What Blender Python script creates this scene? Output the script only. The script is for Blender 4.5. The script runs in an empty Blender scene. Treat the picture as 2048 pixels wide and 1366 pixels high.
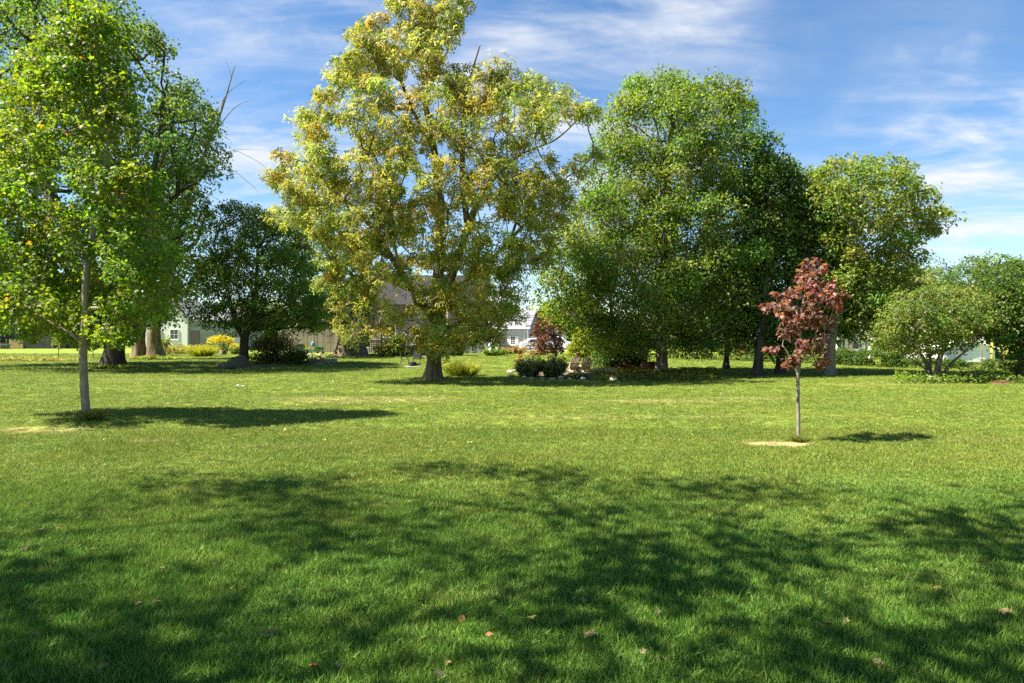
import bpy, bmesh, math, random
import numpy as np
from mathutils import Vector, Matrix, noise as mnoise

# ---------------------------------------------------------------- camera, sky, sun, exposure
SC = bpy.context.scene
COL = SC.collection
R = math.radians
F = 2048 * 24.0 / 36.0            # focal length in photo pixels
CAMH = 1.8
cam_d = bpy.data.cameras.new('camera'); cam_d.lens = 24.0; cam_d.sensor_width = 36.0
cam_d.clip_start = 0.05; cam_d.clip_end = 3000
cam = bpy.data.objects.new('camera', cam_d); COL.objects.link(cam)
cam.location = (0, 0, CAMH); cam.rotation_euler = (R(90), 0, 0)
SC.camera = cam

SUN_EL = 55.0
SUN_AZ_BACK = 11.0                # sun stands to the left, a little behind the camera
sun_dir = Vector((-math.cos(R(SUN_EL)) * math.cos(R(SUN_AZ_BACK)),
                  -math.cos(R(SUN_EL)) * math.sin(R(SUN_AZ_BACK)), math.sin(R(SUN_EL))))
sl = bpy.data.lights.new('sun', 'SUN'); sl.energy = 5.0; sl.angle = R(0.53); sl.color = (1.0, 0.93, 0.80)
so = bpy.data.objects.new('sun', sl); COL.objects.link(so)
so.rotation_euler = sun_dir.to_track_quat('Z', 'Y').to_euler(); so.location = (-30, -10, 40)

SC.view_settings.view_transform = 'Standard'; SC.view_settings.look = 'None'
SC.view_settings.exposure = 1.82; SC.view_settings.gamma = 1.0
SC.view_settings.use_curve_mapping = False
SC.cycles.max_bounces = 12; SC.cycles.diffuse_bounces = 9; SC.cycles.transmission_bounces = 9
SC.cycles.use_denoising = False

def build_world():
    w = bpy.data.worlds.new('World'); SC.world = w; w.use_nodes = True
    nt = w.node_tree; N = nt.nodes; L = nt.links; N.clear()
    out = N.new('ShaderNodeOutputWorld'); bg = N.new('ShaderNodeBackground')
    sky = N.new('ShaderNodeTexSky'); sky.sky_type = 'NISHITA'; sky.sun_disc = False
    sky.sun_elevation = R(SUN_EL)
    sky.sun_rotation = math.atan2(sun_dir.x, sun_dir.y)
    sky.altitude = 200; sky.air_density = 1.0; sky.dust_density = 0.25; sky.ozone_density = 2.2
    bg.inputs['Strength'].default_value = 0.056
    tc = N.new('ShaderNodeTexCoord')
    sep = N.new('ShaderNodeSeparateXYZ'); L.new(tc.outputs['Generated'], sep.inputs[0])
    def m(op, a, b=None, clamp=False):
        n = N.new('ShaderNodeMath'); n.operation = op; n.use_clamp = clamp
        for i, v in enumerate((a, b)):
            if v is None: continue
            if isinstance(v, (int, float)): n.inputs[i].default_value = v
            else: L.new(v, n.inputs[i])
        return n.outputs[0]
    zz = m('MAXIMUM', sep.outputs[2], 0.03)
    zz = m('ADD', zz, 0.12)
    cx = m('DIVIDE', sep.outputs[0], zz); cy = m('DIVIDE', sep.outputs[1], zz)
    comb = N.new('ShaderNodeCombineXYZ'); L.new(cx, comb.inputs[0]); L.new(cy, comb.inputs[1])
    def cloud(scale, rot, sx, sy, detail, rough, dist, lo, hi, off):
        mp = N.new('ShaderNodeMapping'); mp.inputs['Rotation'].default_value = (0, 0, R(rot))
        mp.inputs['Scale'].default_value = (sx, sy, 1); mp.inputs['Location'].default_value = off
        L.new(comb.outputs[0], mp.inputs[0])
        t = N.new('ShaderNodeTexNoise'); t.inputs['Scale'].default_value = scale
        t.inputs['Detail'].default_value = detail; t.inputs['Roughness'].default_value = rough
        t.inputs['Distortion'].default_value = dist
        L.new(mp.outputs[0], t.inputs['Vector'])
        r = N.new('ShaderNodeMapRange'); r.interpolation_type = 'SMOOTHSTEP'
        r.inputs['From Min'].default_value = lo; r.inputs['From Max'].default_value = hi
        L.new(t.outputs['Fac'], r.inputs['Value'])
        return r.outputs[0]
    streak = cloud(1.5, 22, 0.5, 2.0, 12, 0.66, 0.9, 0.40, 0.78, (3.1, 1.7, 0))
    puff = cloud(1.9, -10, 0.8, 1.3, 12, 0.62, 0.5, 0.41, 0.74, (7.3, 2.2, 0))
    # cloud banks: broad directions in the sky where the cirrus thickens
    wn = N.new('ShaderNodeTexNoise'); wn.inputs['Scale'].default_value = 4.5; wn.inputs['Detail'].default_value = 5
    L.new(tc.outputs['Generated'], wn.inputs['Vector'])
    wsub = N.new('ShaderNodeVectorMath'); wsub.operation = 'SUBTRACT'; L.new(wn.outputs['Color'], wsub.inputs[0]); wsub.inputs[1].default_value = (.5, .5, .5)
    wmul = N.new('ShaderNodeVectorMath'); wmul.operation = 'MULTIPLY_ADD'; L.new(wsub.outputs[0], wmul.inputs[0]); wmul.inputs[1].default_value = (.5, .45, .38)
    L.new(tc.outputs['Generated'], wmul.inputs[2])
    wnm = N.new('ShaderNodeVectorMath'); wnm.operation = 'NORMALIZE'; L.new(wmul.outputs[0], wnm.inputs[0])
    banks = None
    for (px, py, lo, hi, wgt) in ((1130, 110, 0.950, 1.0, .95), (1985, 425, 0.979, 0.998, 1.25), (340, 20, 0.972, 0.998, 0.75),
                                  (1770, 80, 0.99, 0.9995, 0.15), (520, 170, 0.955, 0.997, 0.75), (480, 340, 0.985, 0.999, 0.8), (1240, 215, 0.99, 0.9997, 0.5), (1800, 390, 0.985, 0.999, 0.7)):
        d = Vector(((px - 1024) / F, 1.0, (683 - py) / F)).normalized()
        dn = N.new('ShaderNodeVectorMath'); dn.operation = 'DOT_PRODUCT'
        L.new(wnm.outputs[0], dn.inputs[0]); dn.inputs[1].default_value = d
        r = N.new('ShaderNodeMapRange'); r.interpolation_type = 'SMOOTHSTEP'
        r.inputs['From Min'].default_value = lo; r.inputs['From Max'].default_value = hi
        r.inputs['To Max'].default_value = wgt
        L.new(dn.outputs['Value'], r.inputs['Value'])
        banks = r.outputs[0] if banks is None else m('MAXIMUM', banks, r.outputs[0])
    a = m('MULTIPLY', streak, m('ADD', m('MULTIPLY', banks, 0.62), 0.03))
    b = m('MULTIPLY', puff, m('MULTIPLY', banks, 0.95))
    fac = m('ADD', a, b, True)
    fac = m('MULTIPLY', fac, 0.93)
    mix = N.new('ShaderNodeMix'); mix.data_type = 'RGBA'
    hs = N.new('ShaderNodeHueSaturation'); hs.inputs['Saturation'].default_value = 1.18; hs.inputs['Value'].default_value = 1.0
    L.new(sky.outputs[0], hs.inputs['Color'])
    L.new(fac, mix.inputs[0]); L.new(hs.outputs[0], mix.inputs[6]); mix.inputs[7].default_value = (5.0, 5.1, 5.3, 1)
    L.new(mix.outputs[2], bg.inputs[0]); L.new(bg.outputs[0], out.inputs[0])
build_world()

# ---------------------------------------------------------------- helpers
def sstep(t): t = min(1, max(0, t)); return t * t * (3 - 2 * t)
def g(y): return 0.75 * sstep((y - 30) / 50.0)         # gentle rise of the lawn towards the houses
def depth_at(py):                                       # depth where a ray through row py meets the lawn
    lo, hi = 1.0, 400.0
    for _ in range(50):
        mid = (lo + hi) / 2
        if 683 + F * (CAMH - g(mid)) / mid > py: lo = mid
        else: hi = mid
    return lo
def X(px, d): return (px - 1024) / F * d
def Z(py, d): return CAMH - (py - 683) / F * d
def ground(px, py):
    d = depth_at(py); return Vector((X(px, d), d, g(d)))

MATS = {}
def mat(name, color, rough=0.8, metal=0.0, spec=0.3, noise=None, bump=None, trans=0.0):
    """noise = (scale, second colour, lo, hi[, stretch]) ; bump = (scale, strength[, stretch])"""
    if name in MATS: return MATS[name]
    ma = bpy.data.materials.new(name); ma.use_nodes = True
    nt = ma.node_tree; N = nt.nodes; L = nt.links
    p = N['Principled BSDF']
    p.inputs['Roughness'].default_value = rough; p.inputs['Metallic'].default_value = metal
    p.inputs['Specular IOR Level'].default_value = spec
    p.inputs['Base Color'].default_value = (*color, 1)
    tc = N.new('ShaderNodeTexCoord')
    def tex(scale, stretch, detail=6):
        mp = N.new('ShaderNodeMapping'); mp.inputs['Scale'].default_value = stretch
        L.new(tc.outputs['Object'], mp.inputs[0])
        t = N.new('ShaderNodeTexNoise'); t.inputs['Scale'].default_value = scale
        t.inputs['Detail'].default_value = detail; t.inputs['Roughness'].default_value = 0.65
        L.new(mp.outputs[0], t.inputs['Vector']); return t
    if noise:
        t = tex(noise[0], noise[4] if len(noise) > 4 else (1, 1, 1))
        r = N.new('ShaderNodeMapRange'); r.inputs['From Min'].default_value = noise[2]; r.inputs['From Max'].default_value = noise[3]
        L.new(t.outputs['Fac'], r.inputs['Value'])
        mx = N.new('ShaderNodeMix'); mx.data_type = 'RGBA'
        mx.inputs[6].default_value = (*color, 1); mx.inputs[7].default_value = (*noise[1], 1)
        L.new(r.outputs[0], mx.inputs[0])
        oi = N.new('ShaderNodeObjectInfo'); hv = N.new('ShaderNodeHueSaturation')
        vr = N.new('ShaderNodeMapRange'); vr.inputs['To Min'].default_value = 0.82; vr.inputs['To Max'].default_value = 1.15
        L.new(oi.outputs['Random'], vr.inputs['Value']); L.new(vr.outputs[0], hv.inputs['Value'])
        L.new(mx.outputs[2], hv.inputs['Color']); L.new(hv.outputs[0], p.inputs['Base Color'])
    if bump:
        t = tex(bump[0], bump[2] if len(bump) > 2 else (1, 1, 1), 8)
        b = N.new('ShaderNodeBump'); b.inputs['Strength'].default_value = bump[1]; b.inputs['Distance'].default_value = 0.05
        L.new(t.outputs['Fac'], b.inputs['Height']); L.new(b.outputs[0], p.inputs['Normal'])
    MATS[name] = ma; return ma

def leaf_mat(name, trans=0.5, rough=0.5, spec=0.3):
    if name in MATS: return MATS[name]
    ma = bpy.data.materials.new(name); ma.use_nodes = True
    nt = ma.node_tree; N = nt.nodes; L = nt.links
    p = N['Principled BSDF']; p.inputs['Roughness'].default_value = rough; p.inputs['Specular IOR Level'].default_value = spec
    at = N.new('ShaderNodeAttribute'); at.attribute_name = 'col'
    L.new(at.outputs['Color'], p.inputs['Base Color'])
    tr = N.new('ShaderNodeBsdfTranslucent')
    hv = N.new('ShaderNodeHueSaturation'); hv.inputs['Hue'].default_value = 0.49; hv.inputs['Saturation'].default_value = 1.15
    hv.inputs['Value'].default_value = 1.5
    L.new(at.outputs['Color'], hv.inputs['Color']); L.new(hv.outputs[0], tr.inputs['Color'])
    mx = N.new('ShaderNodeMixShader'); mx.inputs[0].default_value = trans
    L.new(p.outputs[0], mx.inputs[1]); L.new(tr.outputs[0], mx.inputs[2])
    L.new(mx.outputs[0], N['Material Output'].inputs['Surface'])
    MATS[name] = ma; return ma

SUNV = np.array(sun_dir)   # leaves turn their faces towards the light
class MB:
    """collects shapes that become ONE mesh object"""
    def __init__(s): s.v = []; s.f = []
    def add(s, vs, fs):
        o = len(s.v); s.v += [tuple(v) for v in vs]; s.f += [tuple(i + o for i in f) for f in fs]; return s
    def box(s, c, size, M=None):
        hx, hy, hz = size[0] / 2, size[1] / 2, size[2] / 2
        vs = [Vector((x, y, z)) for z in (-hz, hz) for y in (-hy, hy) for x in (-hx, hx)]
        if M is not None: vs = [M @ v for v in vs]
        vs = [v + Vector(c) for v in vs]
        return s.add(vs, [(0, 2, 3, 1), (4, 5, 7, 6), (0, 1, 5, 4), (2, 6, 7, 3), (0, 4, 6, 2), (1, 3, 7, 5)])
    def bar(s, a, b, w, h):
        a = Vector(a); b = Vector(b); d = b - a
        q = d.to_track_quat('X', 'Z').to_matrix()
        return s.box((a + b) / 2, (d.length, w, h), q)
    def tube(s, pts, rad, n=6, cap=True):
        pts = [Vector(p) for p in pts]; k = len(pts); vs = []
        ref = None
        for i, p in enumerate(pts):
            t = (pts[min(i + 1, k - 1)] - pts[max(i - 1, 0)]).normalized()
            if ref is None: ref = Vector((1, 0, 0)) if abs(t.x) < 0.8 else Vector((0, 1, 0))
            u = (ref - t * ref.dot(t)).normalized(); w = t.cross(u); ref = u
            r = rad[i] if hasattr(rad, '__len__') else rad
            for j in range(n):
                a = 2 * math.pi * j / n
                vs.append(p + (u * math.cos(a) + w * math.sin(a)) * r)
        fs = [(i * n + j, i * n + (j + 1) % n, (i + 1) * n + (j + 1) % n, (i + 1) * n + j) for i in range(k - 1) for j in range(n)]
        if cap: fs += [tuple(range(n - 1, -1, -1)), tuple(range((k - 1) * n, k * n))]
        return s.add(vs, fs)
    def lathe(s, prof, n=16, c=(0, 0, 0), axis='Z'):
        vs = []
        for r, z in prof:
            for j in range(n):
                a = 2 * math.pi * j / n
                q = (r * math.cos(a), r * math.sin(a), z)
                if axis == 'Y': q = (q[0], q[2], q[1])
                vs.append(Vector(q) + Vector(c))
        k = len(prof)
        fs = [(i * n + j, i * n + (j + 1) % n, (i + 1) * n + (j + 1) % n, (i + 1) * n + j) for i in range(k - 1) for j in range(n)]
        fs += [tuple(range(n - 1, -1, -1)), tuple(range((k - 1) * n, k * n))]
        if axis == 'Y': fs = [f[::-1] for f in fs]
        return s.add(vs, fs)
    def prism(s, poly, y0, y1, inset=None):
        """poly in xz, extruded along y"""
        n = len(poly)
        vs = [(x, y0, z) for x, z in poly] + [(x, y1, z) for x, z in poly]
        fs = [tuple(range(n)), tuple(range(2 * n - 1, n - 1, -1))] + [(i, i + n, (i + 1) % n + n, (i + 1) % n) for i in range(n)]
        return s.add(vs, fs)
    def mesh(s, name, smooth=False):
        me = bpy.data.meshes.new(name); me.from_pydata(s.v, [], s.f); me.validate()
        if smooth: me.polygons.foreach_set('use_smooth', [True] * len(me.polygons))
        return me
    def build(s, name, m, parent=None, smooth=False, loc=None):
        return link(name, s.mesh(name, smooth), m, parent, loc)

def link(name, me, m, parent=None, loc=None, rz=None):
    o = bpy.data.objects.new(name, me); COL.objects.link(o)
    if m is not None and len(me.materials) == 0: me.materials.append(m)
    if parent is not None: o.parent = parent
    if loc is not None: o.location = loc
    if rz is not None: o.rotation_euler = (0, 0, rz)
    return o
def tag(o, label, cat, group=None):
    o['label'] = label; o['category'] = cat
    if group: o['group'] = group
    return o
def thing(name, label, cat, loc=(0, 0, 0), rz=0, group=None):
    o = bpy.data.objects.new(name, None); COL.objects.link(o); o.empty_display_size = 0.2
    o.location = loc; o.rotation_euler = (0, 0, rz)
    return tag(o, label, cat, group)
def copy_tree(o, parent=None):
    c = o.copy(); COL.objects.link(c); c.parent = parent
    for ch in list(o.children): copy_tree(ch, c)
    return c

# ---------------------------------------------------------------- leaves (numpy)
def fan(rim):
    v = np.array([(0.42, 0, 0.0)] + rim, float); n = len(rim)
    return v, np.array([(0, i + 1, (i + 1) % n + 1) for i in range(n)])
T_QUAD = (np.array([(0, 0, 0), (.5, .36, .10), (1, 0, -.08), (.5, -.36, .10)], float), np.array([(0, 3, 2, 1)]))
T_MAPLE = fan([(0, 0, 0), (.05, .28, -.02), (.22, .26, .05), (.42, .52, -.06), (.58, .24, .05), (1.0, 0, -.10),
               (.58, -.24, .05), (.42, -.52, -.06), (.22, -.26, .05), (.05, -.28, -.02)])
T_SPRAY = (np.array([(0, 0, 0), (.35, .22, .05), (.62, .05, -.05), (.35, -.02, .03),
                     (.05, 0, 0), (.25, .48, .0), (-.02, .62, -.12), (-.10, .30, .02),
                     (.05, 0, 0), (-.10, -.30, .02), (-.02, -.62, -.12), (.25, -.48, .0),
                     (.5, 0, .02), (.75, .20, .03), (1.05, .02, -.10), (.75, -.18, .03)], float),
           np.array([(0, 1, 2, 3), (4, 5, 6, 7), (8, 9, 10, 11), (12, 13, 14, 15)]))
T_STRAP = (np.array([(0, .018, 0), (0, -.018, 0), (.5, -.022, .10), (.5, .022, .10), (1, 0, -.06)], float),
           np.array([(0, 1, 2), (0, 2, 3), (3, 2, 4)]))
T_BLADE = (np.array([(0, .04, 0), (0, -.04, 0), (.55, -.035, .12), (.55, .035, .12), (1, 0, -.05)], float),
           np.array([(0, 1, 2), (0, 2, 3), (3, 2, 4)]))

def leaf_mesh(name, P, A, Nn, S, C, tpl):
    """P positions, A axis, Nn normal hint, S sizes, C colours (all per leaf)"""
    n = len(P); tv, tf = tpl
    A = A / (np.linalg.norm(A, axis=1, keepdims=True) + 1e-9)
    B = np.cross(Nn, A); B /= (np.linalg.norm(B, axis=1, keepdims=True) + 1e-9)
    W = np.cross(A, B)
    k = len(tv)
    V = P[:, None, :] + S[:, None, None] * (tv[None, :, 0, None] * A[:, None, :] + tv[None, :, 1, None] * B[:, None, :] + tv[None, :, 2, None] * W[:, None, :])
    fs = tf.shape[1]; nf = len(tf)
    idx = (tf[None] + (np.arange(n) * k)[:, None, None]).reshape(-1)
    me = bpy.data.meshes.new(name)
    me.vertices.add(n * k); me.vertices.foreach_set('co', V.astype(np.float32).reshape(-1))
    me.loops.add(len(idx)); me.loops.foreach_set('vertex_index', idx.astype(np.int32))
    me.polygons.add(n * nf); me.polygons.foreach_set('loop_start', np.arange(0, n * nf * fs, fs, dtype=np.int32))
    me.update(calc_edges=True)
    at = me.attributes.new('col', 'FLOAT_COLOR', 'FACE')
    cc = np.ones((n, nf, 4), np.float32); cc[:, :, :3] = np.clip(C, 0, 1)[:, None, :]
    at.data.foreach_set('color', cc.reshape(-1))
    return me

def palette(rng, n, cols, wts, jit=0.18):
    cols = np.array(cols, float); w = np.array(wts, float); w /= w.sum()
    c = cols[rng.choice(len(cols), n, p=w)]
    return c * (1 + jit * rng.standard_normal((n, 1))).clip(0.4, 1.7) * (1 + 0.06 * rng.standard_normal((n, 3)))

GREEN = ([(.135, .212, .036), (.178, .245, .045), (.095, .158, .032), (.28, .26, .045)], (5, 4, 3, .6))
YOUNG = ([(.150, .225, .034), (.195, .262, .040), (.105, .175, .030), (.29, .28, .05), (.34, .20, .05)], (5, 4, 4, .45, .12))
YELLOW = ([(.33, .325, .070), (.26, .285, .058), (.17, .215, .046), (.42, .36, .085), (.42, .27, .08), (.42, .40, .14)], (5, 6, 6, 1.2, .25, 1.3))
OLIVE = ([(.175, .235, .042), (.140, .205, .04), (.24, .26, .046), (.30, .25, .05)], (5, 5, 2.5, .4))
DARK = ([(.082, .145, .027), (.108, .172, .032), (.060, .110, .024), (.17, .19, .03)], (5, 3, 4, .4))
PURPLE = ([(.17, .058, .048), (.125, .042, .040), (.23, .09, .046), (.10, .085, .032)], (5, 4, 3, 1))
SHRUB = ([(.175, .225, .044), (.225, .255, .055), (.125, .175, .036), (.28, .24, .06)], (5, 4, 3, 1))

# ---------------------------------------------------------------- bark
def bark(name, c1, c2, scale=5, bumpy=0.6, stretch=(1, 1, .22)):
    return mat(name, c1, 0.9, noise=(scale, c2, .38, .62, stretch), bump=(scale * 1.6, bumpy, stretch), spec=.15)
BK_PALE = bark('bark_pale', (.30, .255, .205), (.19, .155, .125), 7, .35, (1, 1, .45))
BK_GREY = bark('bark_grey', (.21, .175, .135), (.10, .08, .06), 5, .9)
BK_WARM = bark('bark_warm', (.25, .19, .12), (.11, .085, .05), 5, .9)
BK_DARK = bark('bark_dark', (.085, .068, .052), (.045, .037, .03), 5, .9)

def smooth_chain(pts, rad, step):
    """Catmull-Rom through pts"""
    P = [Vector(p) for p in pts]; out = []; ro = []
    for i in range(len(P) - 1):
        p0 = P[max(i - 1, 0)]; p1 = P[i]; p2 = P[i + 1]; p3 = P[min(i + 2, len(P) - 1)]
        n = max(2, int((p2 - p1).length / step))
        for k in range(n):
            t = k / n
            out.append(0.5 * ((2 * p1) + (p2 - p0) * t + (2 * p0 - 5 * p1 + 4 * p2 - p3) * t * t + (3 * p1 - p0 - 3 * p2 + p3) * t ** 3))
            ro.append(rad[i] + (rad[i + 1] - rad[i]) * t)
    out.append(P[-1]); ro.append(rad[-1]); return out, ro

def trunk_tube(mb, pts, rad, step, flare, seed, n=18, lump=.10, ribs=5, rings=0.0):
    """a trunk with buttress flare and lengthwise lumps"""
    pts, rad = smooth_chain(pts, rad, step)
    z0 = pts[0].z; vs = []; k = len(pts)
    for i, p in enumerate(pts):
        h = max(0.0, p.z - z0)
        fl = 1 + flare * math.exp(-h / max(.02, rad[0] * 1.1))
        for j in range(n):
            a = 2 * math.pi * j / n
            rib = 1 + lump * mnoise.noise(Vector((math.cos(a) * 1.6 + seed, math.sin(a) * 1.6, h * .45 / max(rad[0], .1) * .5)))
            rib += lump * .8 * math.sin(ribs * a + seed + h * .4) * math.exp(-h / max(.05, rad[0] * 4))
            rib += rings * math.sin(h * 14 + seed) ** 8
            r = rad[i] * fl * rib
            vs.append((p.x + r * math.cos(a), p.y + r * math.sin(a), p.z - (0.12 if i == 0 else 0)))
    fs = [(i * n + j, i * n + (j + 1) % n, (i + 1) * n + (j + 1) % n, (i + 1) * n + j) for i in range(k - 1) for j in range(n)]
    fs.append(tuple(range((k - 1) * n, k * n)))
    mb.add(vs, fs)
    return pts, rad

def interp_outline(ol, py):
    for (a, b) in zip(ol[:-1], ol[1:]):
        if a[0] <= py <= b[0]:
            t = (py - a[0]) / max(1e-6, b[0] - a[0])
            return a[1] + (b[1] - a[1]) * t, a[2] + (b[2] - a[2]) * t
    return None

def lobes_in(ol, d, nl, rl, rng, depth, bias, sep, d_off=0.0, gap=None, flat=.75):
    s = d / F; out = []; rs = []
    wmax = max(r - l for _, l, r in ol); y0, y1 = ol[0][0], ol[-1][0]
    tries = 0
    while len(out) < nl and tries < nl * 60:
        tries += 1
        rr = rl * rng.uniform(.6, 1.25)
        py = rng.uniform(y0 + rr * flat * .9 / s, y1 - rr * flat * .5 / s); l, r = interp_outline(ol, py)
        if rng.random() > ((r - l) / wmax) ** .5: continue
        w = max(.05, (r - l) / 2 * s - rr * .78); u = rng.uniform(-1, 1); v = rng.random() ** bias * (1 if rng.random() < .5 else -1) * math.sqrt(1 - u * u * .92)
        yy = d + d_off + w * depth * v
        c = np.array((X((l + r) / 2 + u * w / s, yy), yy, Z(py, yy)))
        if gap is not None and mnoise.noise(Vector(c) * .42 + Vector((7.1, 3.3, 1.9))) < gap: continue
        if out:
            dist = np.linalg.norm(np.array(out) - c, axis=1)
            if np.any(dist < sep * (rr + np.array(rs)) * .5 * (1 - .4 * tries / (nl * 60))): continue
        out.append(c); rs.append(rr)
    return np.array(out), np.array(rs)

TREES = []
def tree(name, label, cat, base, chain, rads, outline, nl, rl, k, m, leaf, pal, bk, seed, tpl=T_QUAD, depth=.85, bias=.45, sep=1.0,
         sig=.28, flat=.75, droop=.25, up=.55, outw=.75, flare=.45, group=None, bf=.45, extra_chains=(), lump=.10, lmat='leaf', thick=1.0,
         rings=0.0, d_off=0.0, crown_name='crown', min_r=.012, keep=None, part_leaves=0, lobes=None, nside=18, twigs=True, gap=None):
    """chain: trunk polyline in photo pixels at the depth of the base; outline: rows (py, left px, right px) of the crown"""
    rng = np.random.default_rng(seed); random.seed(seed)
    base = Vector(base); d = base.y
    root = thing(name, label, cat, base, 0, group)
    to3 = lambda c: Vector((X(c[0], d), d + (c[2] if len(c) > 2 else 0), Z(c[1], d)))
    pts = [base.copy()] + [to3(c) for c in chain]
    mb = MB()
    tp, tr = trunk_tube(mb, [p - base for p in pts], rads, max(.15, rads[0] * .7), flare, seed, lump=lump, rings=rings, n=nside)
    nodes = [np.array(p + base) for p in tp]; nrad = list(tr)
    # nodes on the bole below the first branch take no limbs
    first = chain[0][1] if chain else 0
    zb = Z(outline[-1][0], d) - .3 if outline else base.z
    chains = [(list(range(len(nodes))))]
    for ec, er in extra_chains:
        ep = [to3(c) for c in ec]
        q, rr = trunk_tube(mb, [p - base for p in ep], er, max(.2, er[0] * .9), 0.0 if ec[0][1] < 690 and len(ec[0]) < 4 else flare, seed + 3, lump=lump, n=max(8, nside - 6))
        chains.append(list(range(len(nodes), len(nodes) + len(q))))
        nodes += [np.array(p + base) for p in q]; nrad += list(rr)
    if lobes is not None: L_, RS = lobes
    else: L_, RS = lobes_in(outline, d, nl, rl, rng, depth, bias, sep, d_off, gap, flat)
    nt = len(nodes); allp = np.vstack([np.array(nodes), L_]); n = len(allp)
    par = -np.ones(n, int); path = np.full(n, np.inf)
    best = np.full(n, np.inf); bpar = -np.ones(n, int); done = np.zeros(n, bool)
    def relax(i):
        dv = allp - allp[i]; hd = np.hypot(dv[:, 0], dv[:, 1]); dist = np.linalg.norm(dv, axis=1)
        c = dist + bf * path[i] + np.maximum(0, .45 * hd - dv[:, 2]) * .9
        b = (c < best) & ~done; best[b] = c[b]; bpar[b] = i
    for ch in chains:
        for a, i in enumerate(ch):
            done[i] = True; path[i] = (allp[i][2] - base.z) * .6
    zt = L_[:, 2].max()
    for i in range(nt):
        if allp[i][2] >= zb + .10 * (zt - zb) or i == nt - 1: relax(i)
    order = []
    for _ in range(n - nt):
        c = np.where(done, np.inf, best); i = int(np.argmin(c)); done[i] = True; par[i] = bpar[i]
        path[i] = path[par[i]] + np.linalg.norm(allp[i] - allp[par[i]]); order.append(i); relax(i)
    cnt = np.ones(n)
    for i in reversed(order):
        if par[i] >= nt: cnt[par[i]] += cnt[i]
    r0 = rads[-1] if len(rads) > 2 else rads[-1]
    rbig = rads[max(0, len(rads) // 2)] * .55 * thick
    scale = rbig / max(1, (cnt.max()) ** .5)
    for i in order:
        p = par[i]; rc = max(min_r, scale * cnt[i] ** .5)
        rp = nrad[p] * .8 if p < nt else max(min_r, scale * cnt[p] ** .5)
        ra = min(rp, rc * 1.7)
        A = Vector(allp[p]); B = Vector(allp[i]); Ln = (B - A).length
        jit = lambda: Vector(rng.standard_normal(3)) * Ln * .055
        up_ = Vector((0, 0, Ln * .07))
        pl = [A, A.lerp(B, .33) + jit() - up_, A.lerp(B, .68) + jit() - up_ * .6, B]
        mb.tube([q - base for q in pl], [ra, ra * .7 + rc * .3, ra * .3 + rc * .7, rc], 6 if rc > .04 else 4, False)
    # twigs and leaves
    nlb = len(L_); D = rng.standard_normal((nlb, k, 3)); D /= np.linalg.norm(D, axis=2, keepdims=True)
    rad = .62 + .60 * rng.random((nlb, k, 1)) ** 1.3
    TW = L_[:, None, :] + D * rad * RS[:, None, None] * np.array((1, 1, flat))
    if twigs:
        for a in range(nlb):
            for b in range(k):
                if (b % 3 == 0) and RS[a] > .12:
                    q0 = Vector(L_[a]) - base; q1 = Vector(TW[a, b]) - base
                    mid = q0.lerp(q1, .5) + Vector((0, 0, .04))
                    mb.tube([q0, mid, q1], [min_r * .9, min_r * .7, min_r * .4], 3, False)
    tob = mb.build('trunk', bk, root, True)
    TWf = TW.reshape(-1, 3); lobe_id = np.repeat(np.arange(nlb), k)
    cen = np.array((base.x, d, L_[:, 2].mean()))
    lid = np.repeat(lobe_id, m)
    Dl = np.repeat(D.reshape(-1, 3), m, axis=0) + rng.standard_normal((len(lid), 3)) * .30
    Dl /= np.linalg.norm(Dl, axis=1, keepdims=True)
    rl_ = np.repeat(rad.reshape(-1), m) * (1.08 - .40 * rng.random(len(lid)) ** 2.2)
    P = L_[lid] + Dl * (rl_ * RS[lid])[:, None] * np.array((1, 1, flat)) + rng.standard_normal((len(lid), 3)) * sig * .12
    kp = (Dl[:, 2] > -.35) | (rng.random(len(lid)) < .45)
    P = P[kp]; lid = lid[kp]
    O = P - L_[lid]; O /= (np.linalg.norm(O, axis=1, keepdims=True) + 1e-6)
    A = rng.standard_normal(P.shape) + O * .6 + np.array((0, 0, -droop * 3))
    Nn = rng.standard_normal(P.shape) * .6 + O * outw + np.array((0, 0, up)) + SUNV * .35
    S = leaf * rng.uniform(.65, 1.25, len(P))
    tint_l = (1 + .13 * rng.standard_normal(nlb)).clip(.7, 1.35)
    C = palette(rng, len(P), *pal) * tint_l[lid][:, None]
    hl = rng.standard_normal(nlb) * .10
    C[:, 0] *= (1 + hl[lid]); 
    if keep is not None:
        kk = keep(P, rng); P, A, Nn, S, C = P[kk], A[kk], Nn[kk], S[kk], C[kk]
    P = P - np.array(base)
    lo = P[:, 2] > .02
    P, A, Nn, S, C = P[lo], A[lo], Nn[lo], S[lo], C[lo]
    lm = leaf_mat(lmat)
    if part_leaves:
        sel = rng.permutation(len(P)); front = sel[np.argsort(P[sel, 1])][:part_leaves]
        rest = np.setdiff1d(np.arange(len(P)), front)
        for i in front:
            q = lambda a: a[i:i + 1]
            me = leaf_mesh('leaf', q(P) * 0, q(A), q(Nn), q(S), q(C), tpl)
            link('leaf', me, lm, root, tuple(P[i]))
        P, A, Nn, S, C = P[rest], A[rest], Nn[rest], S[rest], C[rest]
    co = link(crown_name, leaf_mesh(crown_name, P, A, Nn, S, C, tpl), lm, root); co['kind'] = 'stuff'
    TREES.append((name, len(P) * sum(len(f) - 2 for f in tpl[1])))
    return root

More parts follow.
